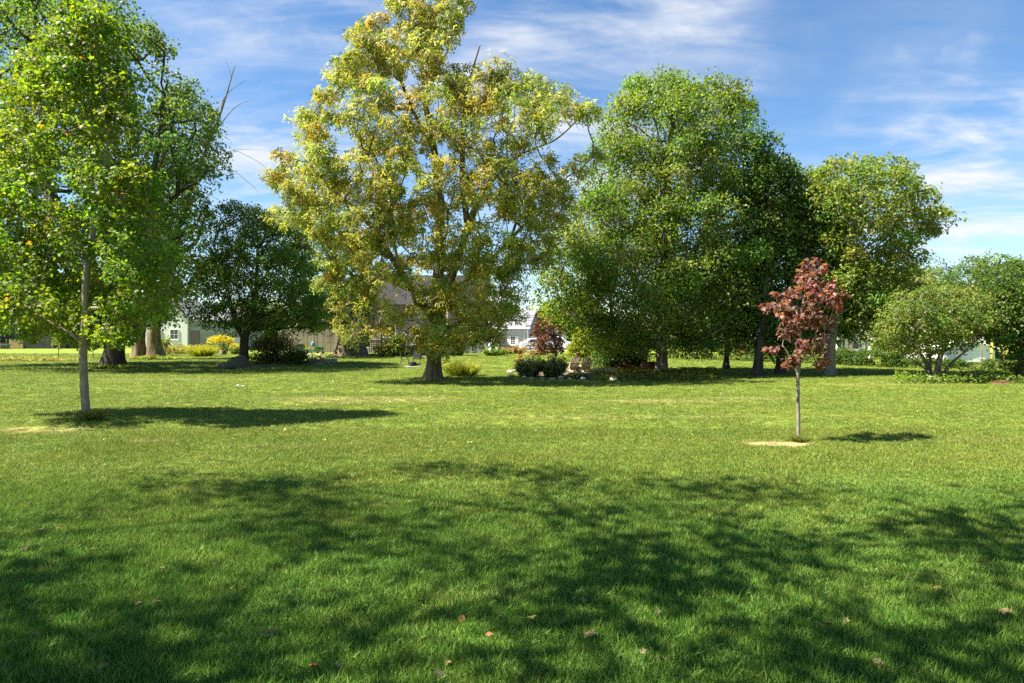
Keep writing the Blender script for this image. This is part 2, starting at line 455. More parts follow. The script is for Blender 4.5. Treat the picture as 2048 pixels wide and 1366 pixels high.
# ---------------------------------------------------------------- the lawn
DRY = [  # straw coloured patches on the lawn: photo px, py, half width px, half depth m, strength
    (60, 862, 150, .9, .5), (300, 884, 60, .22, .55), (720, 800, 260, 1.6, .42), (1500, 797, 130, .8, .38), (1330, 803, 200, .9, .4),
    (1560, 889, 72, .36, 1.25), (1760, 770, 160, 1.0, .35), (1250, 835, 420, .5, .30), (640, 893, 300, .35, .22), (440, 985, 40, .12, .45),
    (980, 1190, 120, .25, .18), (1900, 880, 200, .4, .22), (350, 760, 240, 1.5, .25), (1080, 705, 130, 5, .55), (1518, 1238, 26, .05, .55)]
DRYW = []
for (px, py, hw, hd, st) in DRY:
    d = depth_at(py); DRYW.append((X(px, d), d, hw / F * d, hd, st))
def dry_at(x, y):
    v = 0
    for (cx, cy, rx, ry, st) in DRYW:
        q = ((x - cx) / rx) ** 2 + ((y - cy) / ry) ** 2
        v = np.maximum(v, st * np.clip(1.25 - q, 0, 1))
    return v

def dry_group():
    ng = bpy.data.node_groups.new('lawn_colour', 'ShaderNodeTree')
    ng.interface.new_socket('Color', in_out='OUTPUT', socket_type='NodeSocketColor')
    N = ng.nodes; L = ng.links; out = N.new('NodeGroupOutput')
    geo = N.new('ShaderNodeNewGeometry')
    def m(op, a, b=None, c=None, clamp=False):
        n = N.new('ShaderNodeMath'); n.operation = op; n.use_clamp = clamp
        for i, v in enumerate((a, b, c)):
            if v is None: continue
            if isinstance(v, (int, float)): n.inputs[i].default_value = v
            else: L.new(v, n.inputs[i])
        return n.outputs[0]
    def ntex(scale, detail, stretch=(1, 1, 1), dist=0.0):
        mp = N.new('ShaderNodeMapping'); mp.inputs['Scale'].default_value = stretch
        L.new(geo.outputs['Position'], mp.inputs[0])
        t = N.new('ShaderNodeTexNoise'); t.inputs['Scale'].default_value = scale; t.inputs['Detail'].default_value = detail
        t.inputs['Roughness'].default_value = .65; t.inputs['Distortion'].default_value = dist
        L.new(mp.outputs[0], t.inputs['Vector']); return t.outputs['Fac']
    n1 = ntex(.45, 5, (1, 1, 0), .6); n2 = ntex(2.6, 5, (1, 1, 0)); n3 = ntex(30, 3)
    pert = N.new('ShaderNodeVectorMath'); pert.operation = 'MULTIPLY_ADD'
    cn = N.new('ShaderNodeTexNoise'); cn.inputs['Scale'].default_value = 1.8; cn.inputs['Detail'].default_value = 5
    L.new(geo.outputs['Position'], cn.inputs['Vector'])
    sb = N.new('ShaderNodeVectorMath'); sb.operation = 'SUBTRACT'; L.new(cn.outputs['Color'], sb.inputs[0]); sb.inputs[1].default_value = (.5, .5, .5)
    L.new(sb.outputs[0], pert.inputs[0]); pert.inputs[1].default_value = (1.1, .9, 0); L.new(geo.outputs['Position'], pert.inputs[2])
    dry = None
    for (cx, cy, rx, ry, st) in DRYW:
        mp = N.new('ShaderNodeMapping'); mp.vector_type = 'POINT'
        mp.inputs['Location'].default_value = (-cx / rx, -cy / ry, 0); mp.inputs['Scale'].default_value = (1 / rx, 1 / ry, 0)
        L.new(geo.outputs['Position'] if ry < .05 else pert.outputs[0], mp.inputs[0])
        ln = N.new('ShaderNodeVectorMath'); ln.operation = 'LENGTH'; L.new(mp.outputs[0], ln.inputs[0])
        r = N.new('ShaderNodeMapRange'); r.interpolation_type = 'SMOOTHSTEP'
        r.inputs['From Min'].default_value = 1.25; r.inputs['From Max'].default_value = .25; r.inputs['To Max'].default_value = st
        L.new(ln.outputs['Value'], r.inputs['Value'])
        dry = r.outputs[0] if dry is None else m('MAXIMUM', dry, r.outputs[0])
    sepp = N.new('ShaderNodeSeparateXYZ'); L.new(geo.outputs['Position'], sepp.inputs[0])
    # outer lawn drier, yellower; near turf lush, its green brightened in place of fill light
    far = N.new('ShaderNodeMapRange'); far.interpolation_type = 'SMOOTHSTEP'
    far.inputs['From Min'].default_value = 4.5; far.inputs['From Max'].default_value = 11.5
    far.inputs['To Min'].default_value = 0.0; far.inputs['To Max'].default_value = .62
    L.new(sepp.outputs[1], far.inputs['Value'])
    gen = m('MULTIPLY', m('SUBTRACT', n1, .42), 1.5)
    gen = m('ADD', gen, m('MULTIPLY', m('SUBTRACT', n2, .5), 1.7))
    f1 = m('ADD', far.outputs[0], m('MULTIPLY', gen, .75), clamp=True)
    mixa = N.new('ShaderNodeMix'); mixa.data_type = 'RGBA'
    mixa.inputs[6].default_value = (.110, .225, .030, 1); mixa.inputs[7].default_value = (.225, .265, .042, 1)
    L.new(f1, mixa.inputs[0])
    n4 = ntex(9, 4, (1, 1, 0))
    rag = m('MULTIPLY', m('ADD', m('SUBTRACT', n2, .5), m('SUBTRACT', n4, .5)), m('MULTIPLY', dry, 2.4))
    dm = m('ADD', m('MULTIPLY', m('ADD', dry, rag), .95), m('MULTIPLY', m('SUBTRACT', n3, .60), .7), clamp=True)
    mixb = N.new('ShaderNodeMix'); mixb.data_type = 'RGBA'; mixb.inputs[7].default_value = (.44, .35, .17, 1)
    L.new(dm, mixb.inputs[0]); L.new(mixa.outputs[2], mixb.inputs[6])
    L.new(mixb.outputs[2], out.inputs[0])
    return ng
LAWN = dry_group()

def build_ground():
    ma = bpy.data.materials.new('lawn_soil'); ma.use_nodes = True; N = ma.node_tree.nodes; L = ma.node_tree.links
    gr = N.new('ShaderNodeGroup'); gr.node_tree = LAWN; p = N['Principled BSDF']
    p.inputs['Roughness'].default_value = .95; p.inputs['Specular IOR Level'].default_value = .05
    geo = N.new('ShaderNodeNewGeometry')
    t = N.new('ShaderNodeTexNoise'); t.inputs['Scale'].default_value = 14; t.inputs['Detail'].default_value = 9; t.inputs['Roughness'].default_value = .75
    L.new(geo.outputs['Position'], t.inputs['Vector'])
    hv = N.new('ShaderNodeHueSaturation'); r = N.new('ShaderNodeMapRange'); r.inputs['From Min'].default_value = .3; r.inputs['From Max'].default_value = .7
    r.inputs['To Min'].default_value = .55; r.inputs['To Max'].default_value = 1.25
    L.new(t.outputs['Fac'], r.inputs['Value']); L.new(r.outputs[0], hv.inputs['Value']); L.new(gr.outputs[0], hv.inputs['Color'])
    L.new(hv.outputs[0], p.inputs['Base Color'])
    b = N.new('ShaderNodeBump'); b.inputs['Strength'].default_value = .9; b.inputs['Distance'].default_value = .05
    L.new(t.outputs['Fac'], b.inputs['Height']); L.new(b.outputs[0], p.inputs['Normal'])
    xs = np.concatenate([np.linspace(-900, -60, 12), np.linspace(-50, 50, 41), np.linspace(60, 900, 12)])
    ys = np.concatenate([np.linspace(-60, 0, 7), np.linspace(2, 90, 60), np.linspace(100, 1500, 14)])
    vs = [(x, y, g(y)) for y in ys for x in xs]; nx = len(xs)
    fs = [(j * nx + i, j * nx + i + 1, (j + 1) * nx + i + 1, (j + 1) * nx + i) for j in range(len(ys) - 1) for i in range(nx - 1)]
    mb = MB(); mb.v = vs; mb.f = fs
    o = mb.build('lawn', ma, None, True); o['kind'] = 'structure'
build_ground()

def build_grass():
    ma = bpy.data.materials.new('grass_blade'); ma.use_nodes = True; N = ma.node_tree.nodes; L = ma.node_tree.links
    p = N['Principled BSDF']; p.inputs['Roughness'].default_value = .5; p.inputs['Specular IOR Level'].default_value = .3
    gr = N.new('ShaderNodeGroup'); gr.node_tree = LAWN
    at = N.new('ShaderNodeAttribute'); at.attribute_name = 'col'
    mx = N.new('ShaderNodeMix'); mx.data_type = 'RGBA'; mx.blend_type = 'MULTIPLY'; mx.inputs[0].default_value = 1
    L.new(gr.outputs[0], mx.inputs[6]); L.new(at.outputs['Color'], mx.inputs[7])
    oi = N.new('ShaderNodeObjectInfo'); vr = N.new('ShaderNodeMapRange'); vr.inputs['To Min'].default_value = .8; vr.inputs['To Max'].default_value = 1.22
    hv = N.new('ShaderNodeHueSaturation'); L.new(oi.outputs['Random'], vr.inputs['Value']); L.new(vr.outputs[0], hv.inputs['Value'])
    L.new(mx.outputs[2], hv.inputs['Color']); L.new(hv.outputs[0], p.inputs['Base Color'])
    tr = N.new('ShaderNodeBsdfTranslucent'); L.new(hv.outputs[0], tr.inputs['Color'])
    ms = N.new('ShaderNodeMixShader'); ms.inputs[0].default_value = .35; L.new(p.outputs[0], ms.inputs[1]); L.new(tr.outputs[0], ms.inputs[2])
    L.new(ms.outputs[0], N['Material Output'].inputs['Surface'])
    rng = np.random.default_rng(5)
    tufts = []
    for v in range(5):
        n = 46
        P = np.zeros((n, 3)); rr = .085 * np.sqrt(rng.random(n)); th = rng.uniform(0, 6.283, n)
        P[:, 0] = rr * np.cos(th); P[:, 1] = rr * np.sin(th); P[:, 2] = -.005
        lean = .45 if v < 4 else .8
        A = rng.standard_normal((n, 3)) * lean; A[:, 2] = 1.0
        Nn = rng.standard_normal((n, 3)); S = rng.uniform(.028, .064, n) * (1.0 if v < 4 else 1.4)
        C = np.ones((n, 3)) * rng.uniform(.55, 1.45, (n, 1)) * (1 + .07 * rng.standard_normal((n, 3)))
        st = rng.random(n) < .07; C[st] = np.array((1.9, 1.35, 1.5))
        me = leaf_mesh('grass_tuft', P, A, Nn, S, C / 2.0, T_BLADE); me.materials.append(ma)
        o = bpy.data.objects.new('grass_tuft', me); tufts.append(o)
    mx.inputs[6].default_value = (1, 1, 1, 1)
    sc2 = N.new('ShaderNodeMix'); sc2.data_type = 'RGBA'; sc2.blend_type = 'MULTIPLY'; sc2.inputs[0].default_value = 1; sc2.clamp_result = False
    L.new(mx.outputs[2], sc2.inputs[6]); sc2.inputs[7].default_value = (2, 2, 2, 1); L.new(sc2.outputs[2], hv.inputs['Color'])
    pts = []; scl = []; hsc = []
    for (y0, y1, dens, sx, sz) in ((2.2, 8.5, 390, 1.0, 1.05), (8.5, 14, 210, 1.1, .90), (14, 24, 80, 1.5, .75), (24, 40, 32, 2.2, .85), (40, 66, 11, 3.4, 1.1)):
        hw = .80 * y1 + 2.5; n = int(dens * 2 * hw * (y1 - y0))
        x = rng.uniform(-hw, hw, n); y = rng.uniform(y0, y1, n)
        k = np.abs(x) < .80 * y + 2.5
        dr = dry_at(x, y)
        near = np.where(dr > .05)[0]
        for q_ in near: dr[q_] *= 1 + 1.1 * mnoise.noise(Vector((x[q_] * 3.2, y[q_] * 3.2, 1.7)))
        k &= rng.random(n) > np.where(dr > .55, .93, dr * .45)
        x, y = x[k], y[k]; dr = np.clip(dr[k] * 1.0, 0, 1)
        lush = np.array([mnoise.noise(Vector((a * .55, b * .55, 0))) for a, b in zip(x, y)])
        pts.append(np.stack([x, y, np.array([g(b) for b in y])], 1))
        scl.append(np.full(len(x), sx) * rng.uniform(.8, 1.25, len(x)))
        hsc.append(sz * rng.uniform(.7, 1.3, len(x)) * (1 + .45 * lush) * (1 - .5 * dr))
    P = np.vstack(pts); S = np.concatenate(scl); H = np.concatenate(hsc)
    me = bpy.data.meshes.new('lawn_grass'); me.vertices.add(len(P)); me.vertices.foreach_set('co', P.astype(np.float32).reshape(-1))
    a = me.attributes.new('scl', 'FLOAT_VECTOR', 'POINT'); a.data.foreach_set('vector', np.stack([S, S, H], 1).astype(np.float32).reshape(-1))
    a = me.attributes.new('rot', 'FLOAT_VECTOR', 'POINT')
    rot = np.stack([rng.normal(0, .12, len(P)), rng.normal(0, .12, len(P)), rng.uniform(0, 6.283, len(P))], 1)
    a.data.foreach_set('vector', rot.astype(np.float32).reshape(-1))
    a = me.attributes.new('idx', 'INT', 'POINT'); a.data.foreach_set('value', rng.integers(0, 5, len(P)).astype(np.int32))
    o = bpy.data.objects.new('lawn_grass', me); COL.objects.link(o); me.materials.append(ma)
    tag(o, 'short mown green grass with yellowed patches across the whole lawn', 'grass'); o['kind'] = 'stuff'
    ng = bpy.data.node_groups.new('grass_scatter', 'GeometryNodeTree')
    ng.interface.new_socket('Geometry', in_out='INPUT', socket_type='NodeSocketGeometry')
    ng.interface.new_socket('Geometry', in_out='OUTPUT', socket_type='NodeSocketGeometry')
    N = ng.nodes; L = ng.links; gi = N.new('NodeGroupInput'); go = N.new('NodeGroupOutput')
    ip = N.new('GeometryNodeInstanceOnPoints'); L.new(gi.outputs[0], ip.inputs['Points'])
    jn = N.new('GeometryNodeJoinGeometry')
    for t in tufts:
        ob = N.new('GeometryNodeObjectInfo'); ob.inputs['Object'].default_value = t; ob.inputs['As Instance'].default_value = True
        L.new(ob.outputs['Geometry'], jn.inputs[0])
    L.new(jn.outputs[0], ip.inputs['Instance']); ip.inputs['Pick Instance'].default_value = True
    def na(nm, ty):
        n = N.new('GeometryNodeInputNamedAttribute'); n.data_type = ty; n.inputs['Name'].default_value = nm; return n.outputs[0]
    L.new(na('scl', 'FLOAT_VECTOR'), ip.inputs['Scale']); L.new(na('idx', 'INT'), ip.inputs['Instance Index'])
    e2r = N.new('FunctionNodeEulerToRotation'); L.new(na('rot', 'FLOAT_VECTOR'), e2r.inputs[0]); L.new(e2r.outputs[0], ip.inputs['Rotation'])
    L.new(ip.outputs[0], go.inputs[0])
    md = o.modifiers.new('scatter', 'NODES'); md.node_group = ng
    print('grass instances', len(P))
build_grass()

# ---------------------------------------------------------------- buildings
BRICK = mat('brick_red', (.30, .13, .08), .9, noise=(9, (.22, .10, .07), .4, .6), bump=(30, .4))
SIDE_TAN = mat('siding_tan', (.42, .36, .31), .75, noise=(3, (.34, .29, .25), .35, .65, (1, 1, 6)))
SIDE_GREY = mat('siding_grey', (.46, .475, .49), .7, noise=(3, (.42, .43, .44), .35, .65))
SIDE_PALE = mat('siding_pale', (.30, .31, .29), .7, noise=(3, (.27, .28, .26), .35, .65))
WHITE = mat('white_paint', (.82, .81, .80), .6, noise=(4, (.75, .745, .735), .45, .75))
ROOF = mat('roof_shingle', (.19, .195, .215), .9, noise=(20, (.15, .15, .17), .4, .6), bump=(40, .4))
ROOFD = mat('roof_dark', (.035, .034, .038), .95, spec=.1, noise=(20, (.05, .048, .05), .4, .6))
GLASS = mat('window_glass', (.02, .025, .03), .08, spec=.8)
CONC = mat('concrete', (.36, .34, .32), .9, noise=(6, (.28, .27, .25), .4, .6))
WOODW = mat('weathered_wood', (.38, .31, .26), .9, noise=(8, (.24, .20, .17), .35, .65, (4, 4, .4)), bump=(12, .4, (5, 5, .4)))
WOODG = mat('grey_deck_wood', (.36, .34, .31), .85, noise=(8, (.25, .24, .22), .35, .65, (4, 4, .4)))
WOODT = mat('tan_wood', (.42, .29, .16), .85, noise=(8, (.31, .20, .10), .35, .65, (4, 4, .4)))
BLACK = mat('black_metal', (.025, .025, .028), .5, spec=.4)
DARKW = mat('dark_siding', (.055, .052, .055), .8, noise=(3, (.04, .04, .042), .35, .65))
GREYP = mat('grey_paint_metal', (.20, .25, .28), .6)
STEELW = mat('pale_metal', (.62, .63, .63), .5, metal=.2)

def window(parent, x, z, w, h, y, name='window', frame=.07, shutters=0, rows=0, depth=.06):
    """window in a wall facing -y; local coordinates of the parent"""
    wn = MB()
    for sx in (-1, 1): wn.box((x + sx * (w / 2 + frame / 2), y, z), (frame, depth, h + 2 * frame))
    for sz in (-1, 1): wn.box((x, y, z + sz * (h / 2 + frame / 2)), (w, depth * .96, frame))
    wo = wn.build(name, WHITE, parent)
    MB().box((x, y + .02, z), (w, .02, h)).build('pane', GLASS, wo)
    if rows:
        for i in range(1, rows): MB().box((x, y - .005, z - h / 2 + h * i / rows), (w, .03, .035)).build('muntin', WHITE, wo)
        MB().box((x, y - .008, z), (.035, .03, h)).build('muntin', WHITE, wo)
    MB().box((x, y - .05, z - h / 2 - frame - .03), (w + 2 * frame + .08, .12, .05)).build('sill', WHITE, wo)
    if shutters:
        for sx in (-1, 1):
            sh = MB()
            cx = x + sx * (w / 2 + frame + shutters / 2 + .02)
            sh.box((cx, y, z), (shutters, .04, h + .1))
            for i in range(9): sh.box((cx, y - .022, z - h / 2 + (i + .5) * h / 9), (shutters * .8, .02, h / 13))
            sh.build('shutter', WHITE, wo)
    return wo

def siding(parent, x0, x1, z0, z1, y, m, step=.2, holes=()):
    """lapped boards on a wall facing -y, each board its own piece"""
    L0 = x1 - x0; cache = {}
    n = int((z1 - z0) / step)
    for i in range(n):
        za = z0 + i * step; zc = za + step / 2
        cuts = sorted([(a, b) for (a, b, c, d_) in holes if c < zc < d_])
        segs = []; cur = x0
        for a, b in cuts:
            if a > cur: segs.append((cur, a))
            cur = max(cur, b)
        if cur < x1: segs.append((cur, x1))
        for a, b in segs:
            key = round(b - a, 3)
            if key not in cache:
                L_ = b - a
                cache[key] = MB().add([(-L_ / 2, -.035, 0), (L_ / 2, -.035, 0), (L_ / 2, -.008, step), (-L_ / 2, -.008, step),
                                       (-L_ / 2, .01, 0), (L_ / 2, .01, 0), (L_ / 2, .01, step), (-L_ / 2, .01, step)],
                                      [(0, 1, 2, 3), (5, 4, 7, 6), (1, 0, 4, 5), (3, 2, 6, 7), (0, 3, 7, 4), (2, 1, 5, 6)]).mesh('plank')
            link('plank', cache[key], m, parent, ((a + b) / 2, y, za))

def gable_roof(parent, x0, x1, y0, y1, ze, zr, m, ridge='x', over=.3, th=.14, name='roof'):
    """gable roof, ridge along x or y"""
    mb = MB()
    if ridge == 'x':
        ym = (y0 + y1) / 2
        for (ya, sgn) in ((y0 - over, 1), (y1 + over, -1)):
            sl_ = (zr - ze) / (ym - y0); zl = ze - over * sl_
            vs = [(x0 - over, ya, zl), (x1 + over, ya, zl), (x1 + over, ym, zr), (x0 - over, ym, zr)]
            vs += [(a, b, c + th) for a, b, c in vs]
            mb.add(vs, [(0, 1, 2, 3), (7, 6, 5, 4), (0, 4, 5, 1), (2, 6, 7, 3), (1, 5, 6, 2), (0, 3, 7, 4)])
    else:
        xm = (x0 + x1) / 2
        for xa in (x0 - over, x1 + over):
            sl_ = (zr - ze) / (xm - x0); zl = ze - over * sl_
            vs = [(xa, y0 - over, zl), (xa, y1 + over, zl), (xm, y1 + over, zr), (xm, y0 - over, zr)]
            vs += [(a, b, c + th) for a, b, c in vs]
            mb.add(vs, [(0, 1, 2, 3), (7, 6, 5, 4), (0, 4, 5, 1), (2, 6, 7, 3), (1, 5, 6, 2), (0, 3, 7, 4)])
    return mb.build(name, m, parent)

def gable_wall(parent, x0, x1, y0, y1, z0, ze, zr, m, ridge='x', name='wall'):
    mb = MB()
    if ridge == 'y':
        xm = (x0 + x1) / 2
        mb.prism([(x0, z0), (x1, z0), (x1, ze), (xm, zr), (x0, ze)], y0, y1)
    else:
        ym = (y0 + y1) / 2
        poly = [(y0, z0), (y1, z0), (y1, ze), (ym, zr), (y0, ze)]
        n = 5; vs = [(x0, a, b) for a, b in poly] + [(x1, a, b) for a, b in poly]
        mb.add(vs, [tuple(range(n - 1, -1, -1)), tuple(range(n, 2 * n))] + [(i, (i + 1) % n, (i + 1) % n + n, i + n) for i in range(n)])
    return mb.build(name, m, parent)

def grey_house():
    d = 88.0; gz = g(d); o = thing('grey_house', 'pale grey house with white shuttered window and grey shingle roof beyond the lawn', 'house', (0, d, gz), R(-14))
    x0, x1 = X(990, d), X(1057, d)
    ze = Z(653, d) - gz; zr = Z(621, d) - gz
    gable_wall(o, x0, x1, 0, 7, 0, ze, zr, SIDE_GREY)
    MB().box(((x0 + x1) / 2, -.03, .25), (x1 - x0, .05, .5)).build('foundation', CONC, o)
    rf = gable_roof(o, x0, x1, 0, 7, ze, zr, ROOF, over=.35)
    for t in (.33, .66):
        MB().bar((x0 - .3, 3.5 * t, ze + (zr - ze) * t + .16), (x1 + .3, 3.5 * t, ze + (zr - ze) * t + .16), .05, .04).build('ridge_batten', ROOFD, rf)
    MB().box(((x0 + x1) / 2, -.42, ze - .22), (x1 - x0 + .8, .12, .16)).build('gutter', WHITE, o)
    wx = X(1026, d); window(o, wx, Z(681, d) - gz, .55, 1.0, -.05, shutters=.38, rows=4)
    MB().box((x1 - .06, -.04, ze / 2), (.16, .08, ze - .1)).build('corner_board', WHITE, o)
    MB().tube([(x1 - .5, -.1, ze - .3), (x1 - .5, -.1, .1)], .05, 8).build('downpipe', STEELW, o)
    # porch with white door
    px0, px1 = X(972, d), X(1002, d); pz = Z(668, d) - gz
    MB().box(((px0 + px1) / 2, .6 - 1.2, pz / 2), (px1 - px0, 1.6, pz)).build('porch_wall', SIDE_GREY, o)
    MB().box(((px0 + px1) / 2, -.65, pz + .07), (px1 - px0 + .4, 2.0, .16)).build('porch_roof', WHITE, o)
    dr = MB().box((X(993, d), -1.43, .98), (.85, .06, 1.9)).build('door', WHITE, o)
    MB().box((X(993, d), -1.465, 1.35), (.5, .02, .7)).build('door_panel', STEELW, dr)
    MB().box((X(985, d), -1.43, .95), (.34, .04, 1.7)).build('side_window', GLASS, o)
    # lower wing
    wx0, wx1 = x1 + .03, X(1118, d); wze = Z(671, d) - gz; wzr = Z(655, d) - gz
    gable_wall(o, wx0, wx1, 1.2, 6.2, 0, wze, wzr, WHITE, name='wing_wall')
    gable_roof(o, wx0 + .3, wx1, 1.2, 6.2, wze, wzr, ROOFD, name='wing_roof', over=.25)
    window(o, X(1069, d), Z(682, d) - gz, .62, .85, 1.14, rows=2)
    window(o, X(1095, d), Z(682, d) - gz, .62, .85, 1.14, rows=2)
    s = thing('satellite_dish', 'round white satellite dish on the grey shingle roof', 'satellite dish', (X(1050, d - .5), d - .45, Z(643, d)))
    ds = MB(); prof = [(.02, .12), (.25, .08), (.42, -.02), (.44, -.03), (.42, -.05), (.25, .05), (.02, .09)]
    ds.lathe(prof, 20, (0, -.3, .1), 'Y'); ds.build('dish', WHITE, s, True)
    MB().tube([(0, -.2, .1), (0, .1, -.35), (0, .55, -.42)], .03, 6).build('mast', STEELW, s)
    MB().tube([(0, -.3, -.3), (0, -.75, .05)], .02, 6).build('feed_arm', STEELW, s)
grey_house()

def brown_house():
    d = 68.0; gz = g(d)
    o = thing('brown_house', 'tan clapboard house with brick end and wooden deck behind the yellowing tree', 'house', (0, d, gz))
    x0, x1 = X(690, d), X(944, d); ze = 5.0; zr = 8.0
    gable_wall(o, x0, x1, 0, 8, 0, ze, zr, SIDE_TAN)
    dx, dz = X(833, d), Z(676, d) - gz
    w1x = X(778, d); w2x = X(905, d)
    holes = [(dx - .62, dx + .62, .6, 2.95), (w1x - .75, w1x + .75, 1.5, 3.0), (w2x - .75, w2x + .75, 1.5, 3.0)]
    siding(o, x0, x1, .5, ze, -.012, SIDE_TAN, .21, holes)
    MB().box(((x0 + x1) / 2, -.02, .24), (x1 - x0, .06, .48)).build('foundation', CONC, o)
    gable_roof(o, x0, x1, 0, 8, ze, zr, ROOFD, over=.4)
    window(o, w1x, 2.25, 1.2, 1.2, -.02); window(o, w2x, 2.25, 1.2, 1.2, -.02)
    dr = MB().box((dx, -.02, 1.78), (.95, .06, 2.1)).build('door', WHITE, o)
    MB().box((dx, -.06, 2.15), (.6, .02, .9)).build('door_glass', GLASS, dr)
    for c in (X(930, d), X(944, d)):
        MB().tube([(c, -.09, ze - .1), (c, -.09, .3), (c + .9, -.5, .12)], .045, 8).build('downpipe', BLACK, o)
    # brick end wall
    bx0, bx1 = X(946, d), X(977, d)
    MB().box(((bx0 + bx1) / 2, 3, 1.1 + 2.7), (bx1 - bx0, 6, 5.4)).build('brick_wall', BRICK, o)
    MB().box(((bx0 + bx1) / 2, 3, .55), (bx1 - bx0 + .06, 6.06, 1.1)).build('brick_foundation', CONC, o)
    MB().tube([(bx1 + .05, -.08, 5.6), (bx1 + .05, -.08, .6)], .05, 8).build('pipe', STEELW, o)
    for px in (958, 968): MB().box((X(px, d), -.06, Z(680, d) - gz), (.14, .1, .3)).build('meter_box', WHITE, o)
    # deck
    dd = 64.0; y0 = dd - d; fz = Z(690, dd) - gz; rt = Z(671, dd) - gz
    xl, xr = X(763, dd), X(852, dd)
    dk = MB().box(((xl + xr) / 2, y0 / 2 - .05, fz - .12), (xr - xl, -y0 - .1, .10)).build('deck_frame', WOODG, o)
    nb = 26; bw = (xr - xl) / nb
    pm = MB().box((0, 0, 0), (bw - .012, -y0 - .12, .035)).mesh('plank')
    for i in range(nb): link('plank', pm, WOODG, dk, (xl + bw * (i + .5), y0 / 2 - .05, fz - .05))
    MB().box(((xl + xr) / 2, y0 - .03, fz - .32), (xr - xl, .04, .5)).build('fascia_board', WOODW, o)
    rail = MB().box(((xl + X(816, dd)) / 2, y0 + .05, rt), (X(816, dd) - xl, .09, .05)).build('railing', WOODG, o)
    bm_ = MB().box((0, 0, 0), (.045, .04, rt - fz - .12)).mesh('baluster')
    nbl = 17
    for i in range(nbl):
        link('baluster', bm_, WOODW, rail, (xl + (X(816, dd) - xl) * (i + .5) / nbl, y0 + .05, (rt + fz) / 2 - .0))
    MB().box(((xl + X(816, dd)) / 2, y0 + .05, fz + .08), (X(816, dd) - xl, .05, .05)).build('bottom_rail', WOODG, rail)
    for px, h in ((763, rt + 1.4), (775, rt + .1), (816, rt + 1.6), (851, rt + .25)):
        MB().box((X(px, dd), y0 + .02, h / 2), (.13, .13, h)).build('post', GREYP if px > 800 else WOODW, o)
    # steps
    sx0, sx1 = X(818, dd), X(849, dd); n = 5; rise = (fz - .03) / n
    for sx in (sx0 - .02, sx1 + .02):
        so_ = MB().bar((sx, y0 - 1.6, .12), (sx, y0 - .08, fz - .12), .05, .24).build('stringer', BLACK, o)
    for i in range(n):
        MB().box(((sx0 + sx1) / 2, y0 - .12 - .29 * (n - 1 - i) - .1, rise * (i + 1) - .04), (sx1 - sx0, .30, .045)).build('tread', WOODG, so_)
    for sx in (sx0 - .1, sx1 + .1):
        MB().bar((sx, y0 - 1.65, 1.0), (sx, y0 + .0, fz + .9), .06, .06).build('handrail', GREYP, o)
        MB().box((sx, y0 - 1.62, .5), (.09, .09, 1.0)).build('newel_post', GREYP, o)
    # lower side gate left of the deck
    gx0, gx1 = X(736, dd), X(761, dd)
    gt = MB().box(((gx0 + gx1) / 2, y0 + .3, Z(682, dd) - gz), (gx1 - gx0, .12, .1)).build('side_rail', WOODT, o)
    gm = MB().box((0, 0, 0), (.07, .03, 1.0)).mesh('picket')
    for i in range(7): link('picket', gm, WOODT, gt, (gx0 + (gx1 - gx0) * (i + .5) / 7, y0 + .3, Z(682, dd) - gz - .52))
brown_house()

def board_fence():
    d = 70.0; gz = g(d); x0, x1 = X(556, d), X(681, d)
    o = thing('board_fence', 'weathered upright board fence with pinkish grey boards beside the thick old trunk', 'fence', (x0, d, gz))
    rng = random.Random(3); n = 40; w = (x1 - x0) / n; h0 = Z(657, d) - gz
    meshes = [MB().box((0, 0, hh / 2), (w * .93, .025, hh)).mesh('board') for hh in (h0, h0 * .97, h0 * 1.03)]
    for i in range(n):
        b = link('board', meshes[rng.randrange(3)], WOODW, o, (w * (i + .5), rng.uniform(-.012, .012), 0))
        b.rotation_euler = (0, rng.uniform(-.008, .008), 0)
    for z in (.4, h0 * .82):
        MB().box(((x1 - x0) / 2, .05, z), (x1 - x0, .05, .1)).build('rail', WOODW, o)
    for i in range(5):
        MB().box(((x1 - x0) * i / 4, .1, h0 * .52), (.1, .1, h0 * 1.04)).build('post', WOODW, o)
board_fence()

def white_house():
    d = 82.0; gz = g(d); o = thing('white_house', 'white gabled garage wing joined to pale green grey sided house behind the trees', 'house', (0, d, gz))
    x0, x1 = X(286, d), X(378, d); ze = Z(632, d) - gz
    gable_wall(o, x0, x1, -.4, 8, 0, ze, ze + 2.2, WHITE, 'y', 'garage_wall')
    gable_roof(o, x0, x1, -.4, 8, ze, ze + 2.2, ROOF, 'y', name='garage_roof')
    MB().box((X(325, d), -.43, 1.2), (.5, .06, 2.2)).build('door', SIDE_PALE, o)
    window(o, X(352, d), 1.9, .9, 1.1, -.44, rows=2)
    a0, a1 = x1 + .02, X(480, d); ze2 = Z(640, d) - gz
    gable_wall(o, a0, a1, 0, 8, 0, ze2, ze2 + 2.2, SIDE_PALE)
    siding(o, a0, a1, .75, ze2, -.012, SIDE_PALE, .2, [(X(391, d) - .55, X(391, d) + .55, .0, 2.4)])
    MB().box(((a0 + a1) / 2, -.02, .36), (a1 - a0, .06, .72)).build('foundation', CONC, o)
    gable_roof(o, a0 + .4, a1, 0, 8, ze2, ze2 + 2.2, ROOF)
    MB().box((X(391, d), -.05, 1.2), (1.0, .08, 2.2)).build('dark_door', GLASS, o)
white_house()

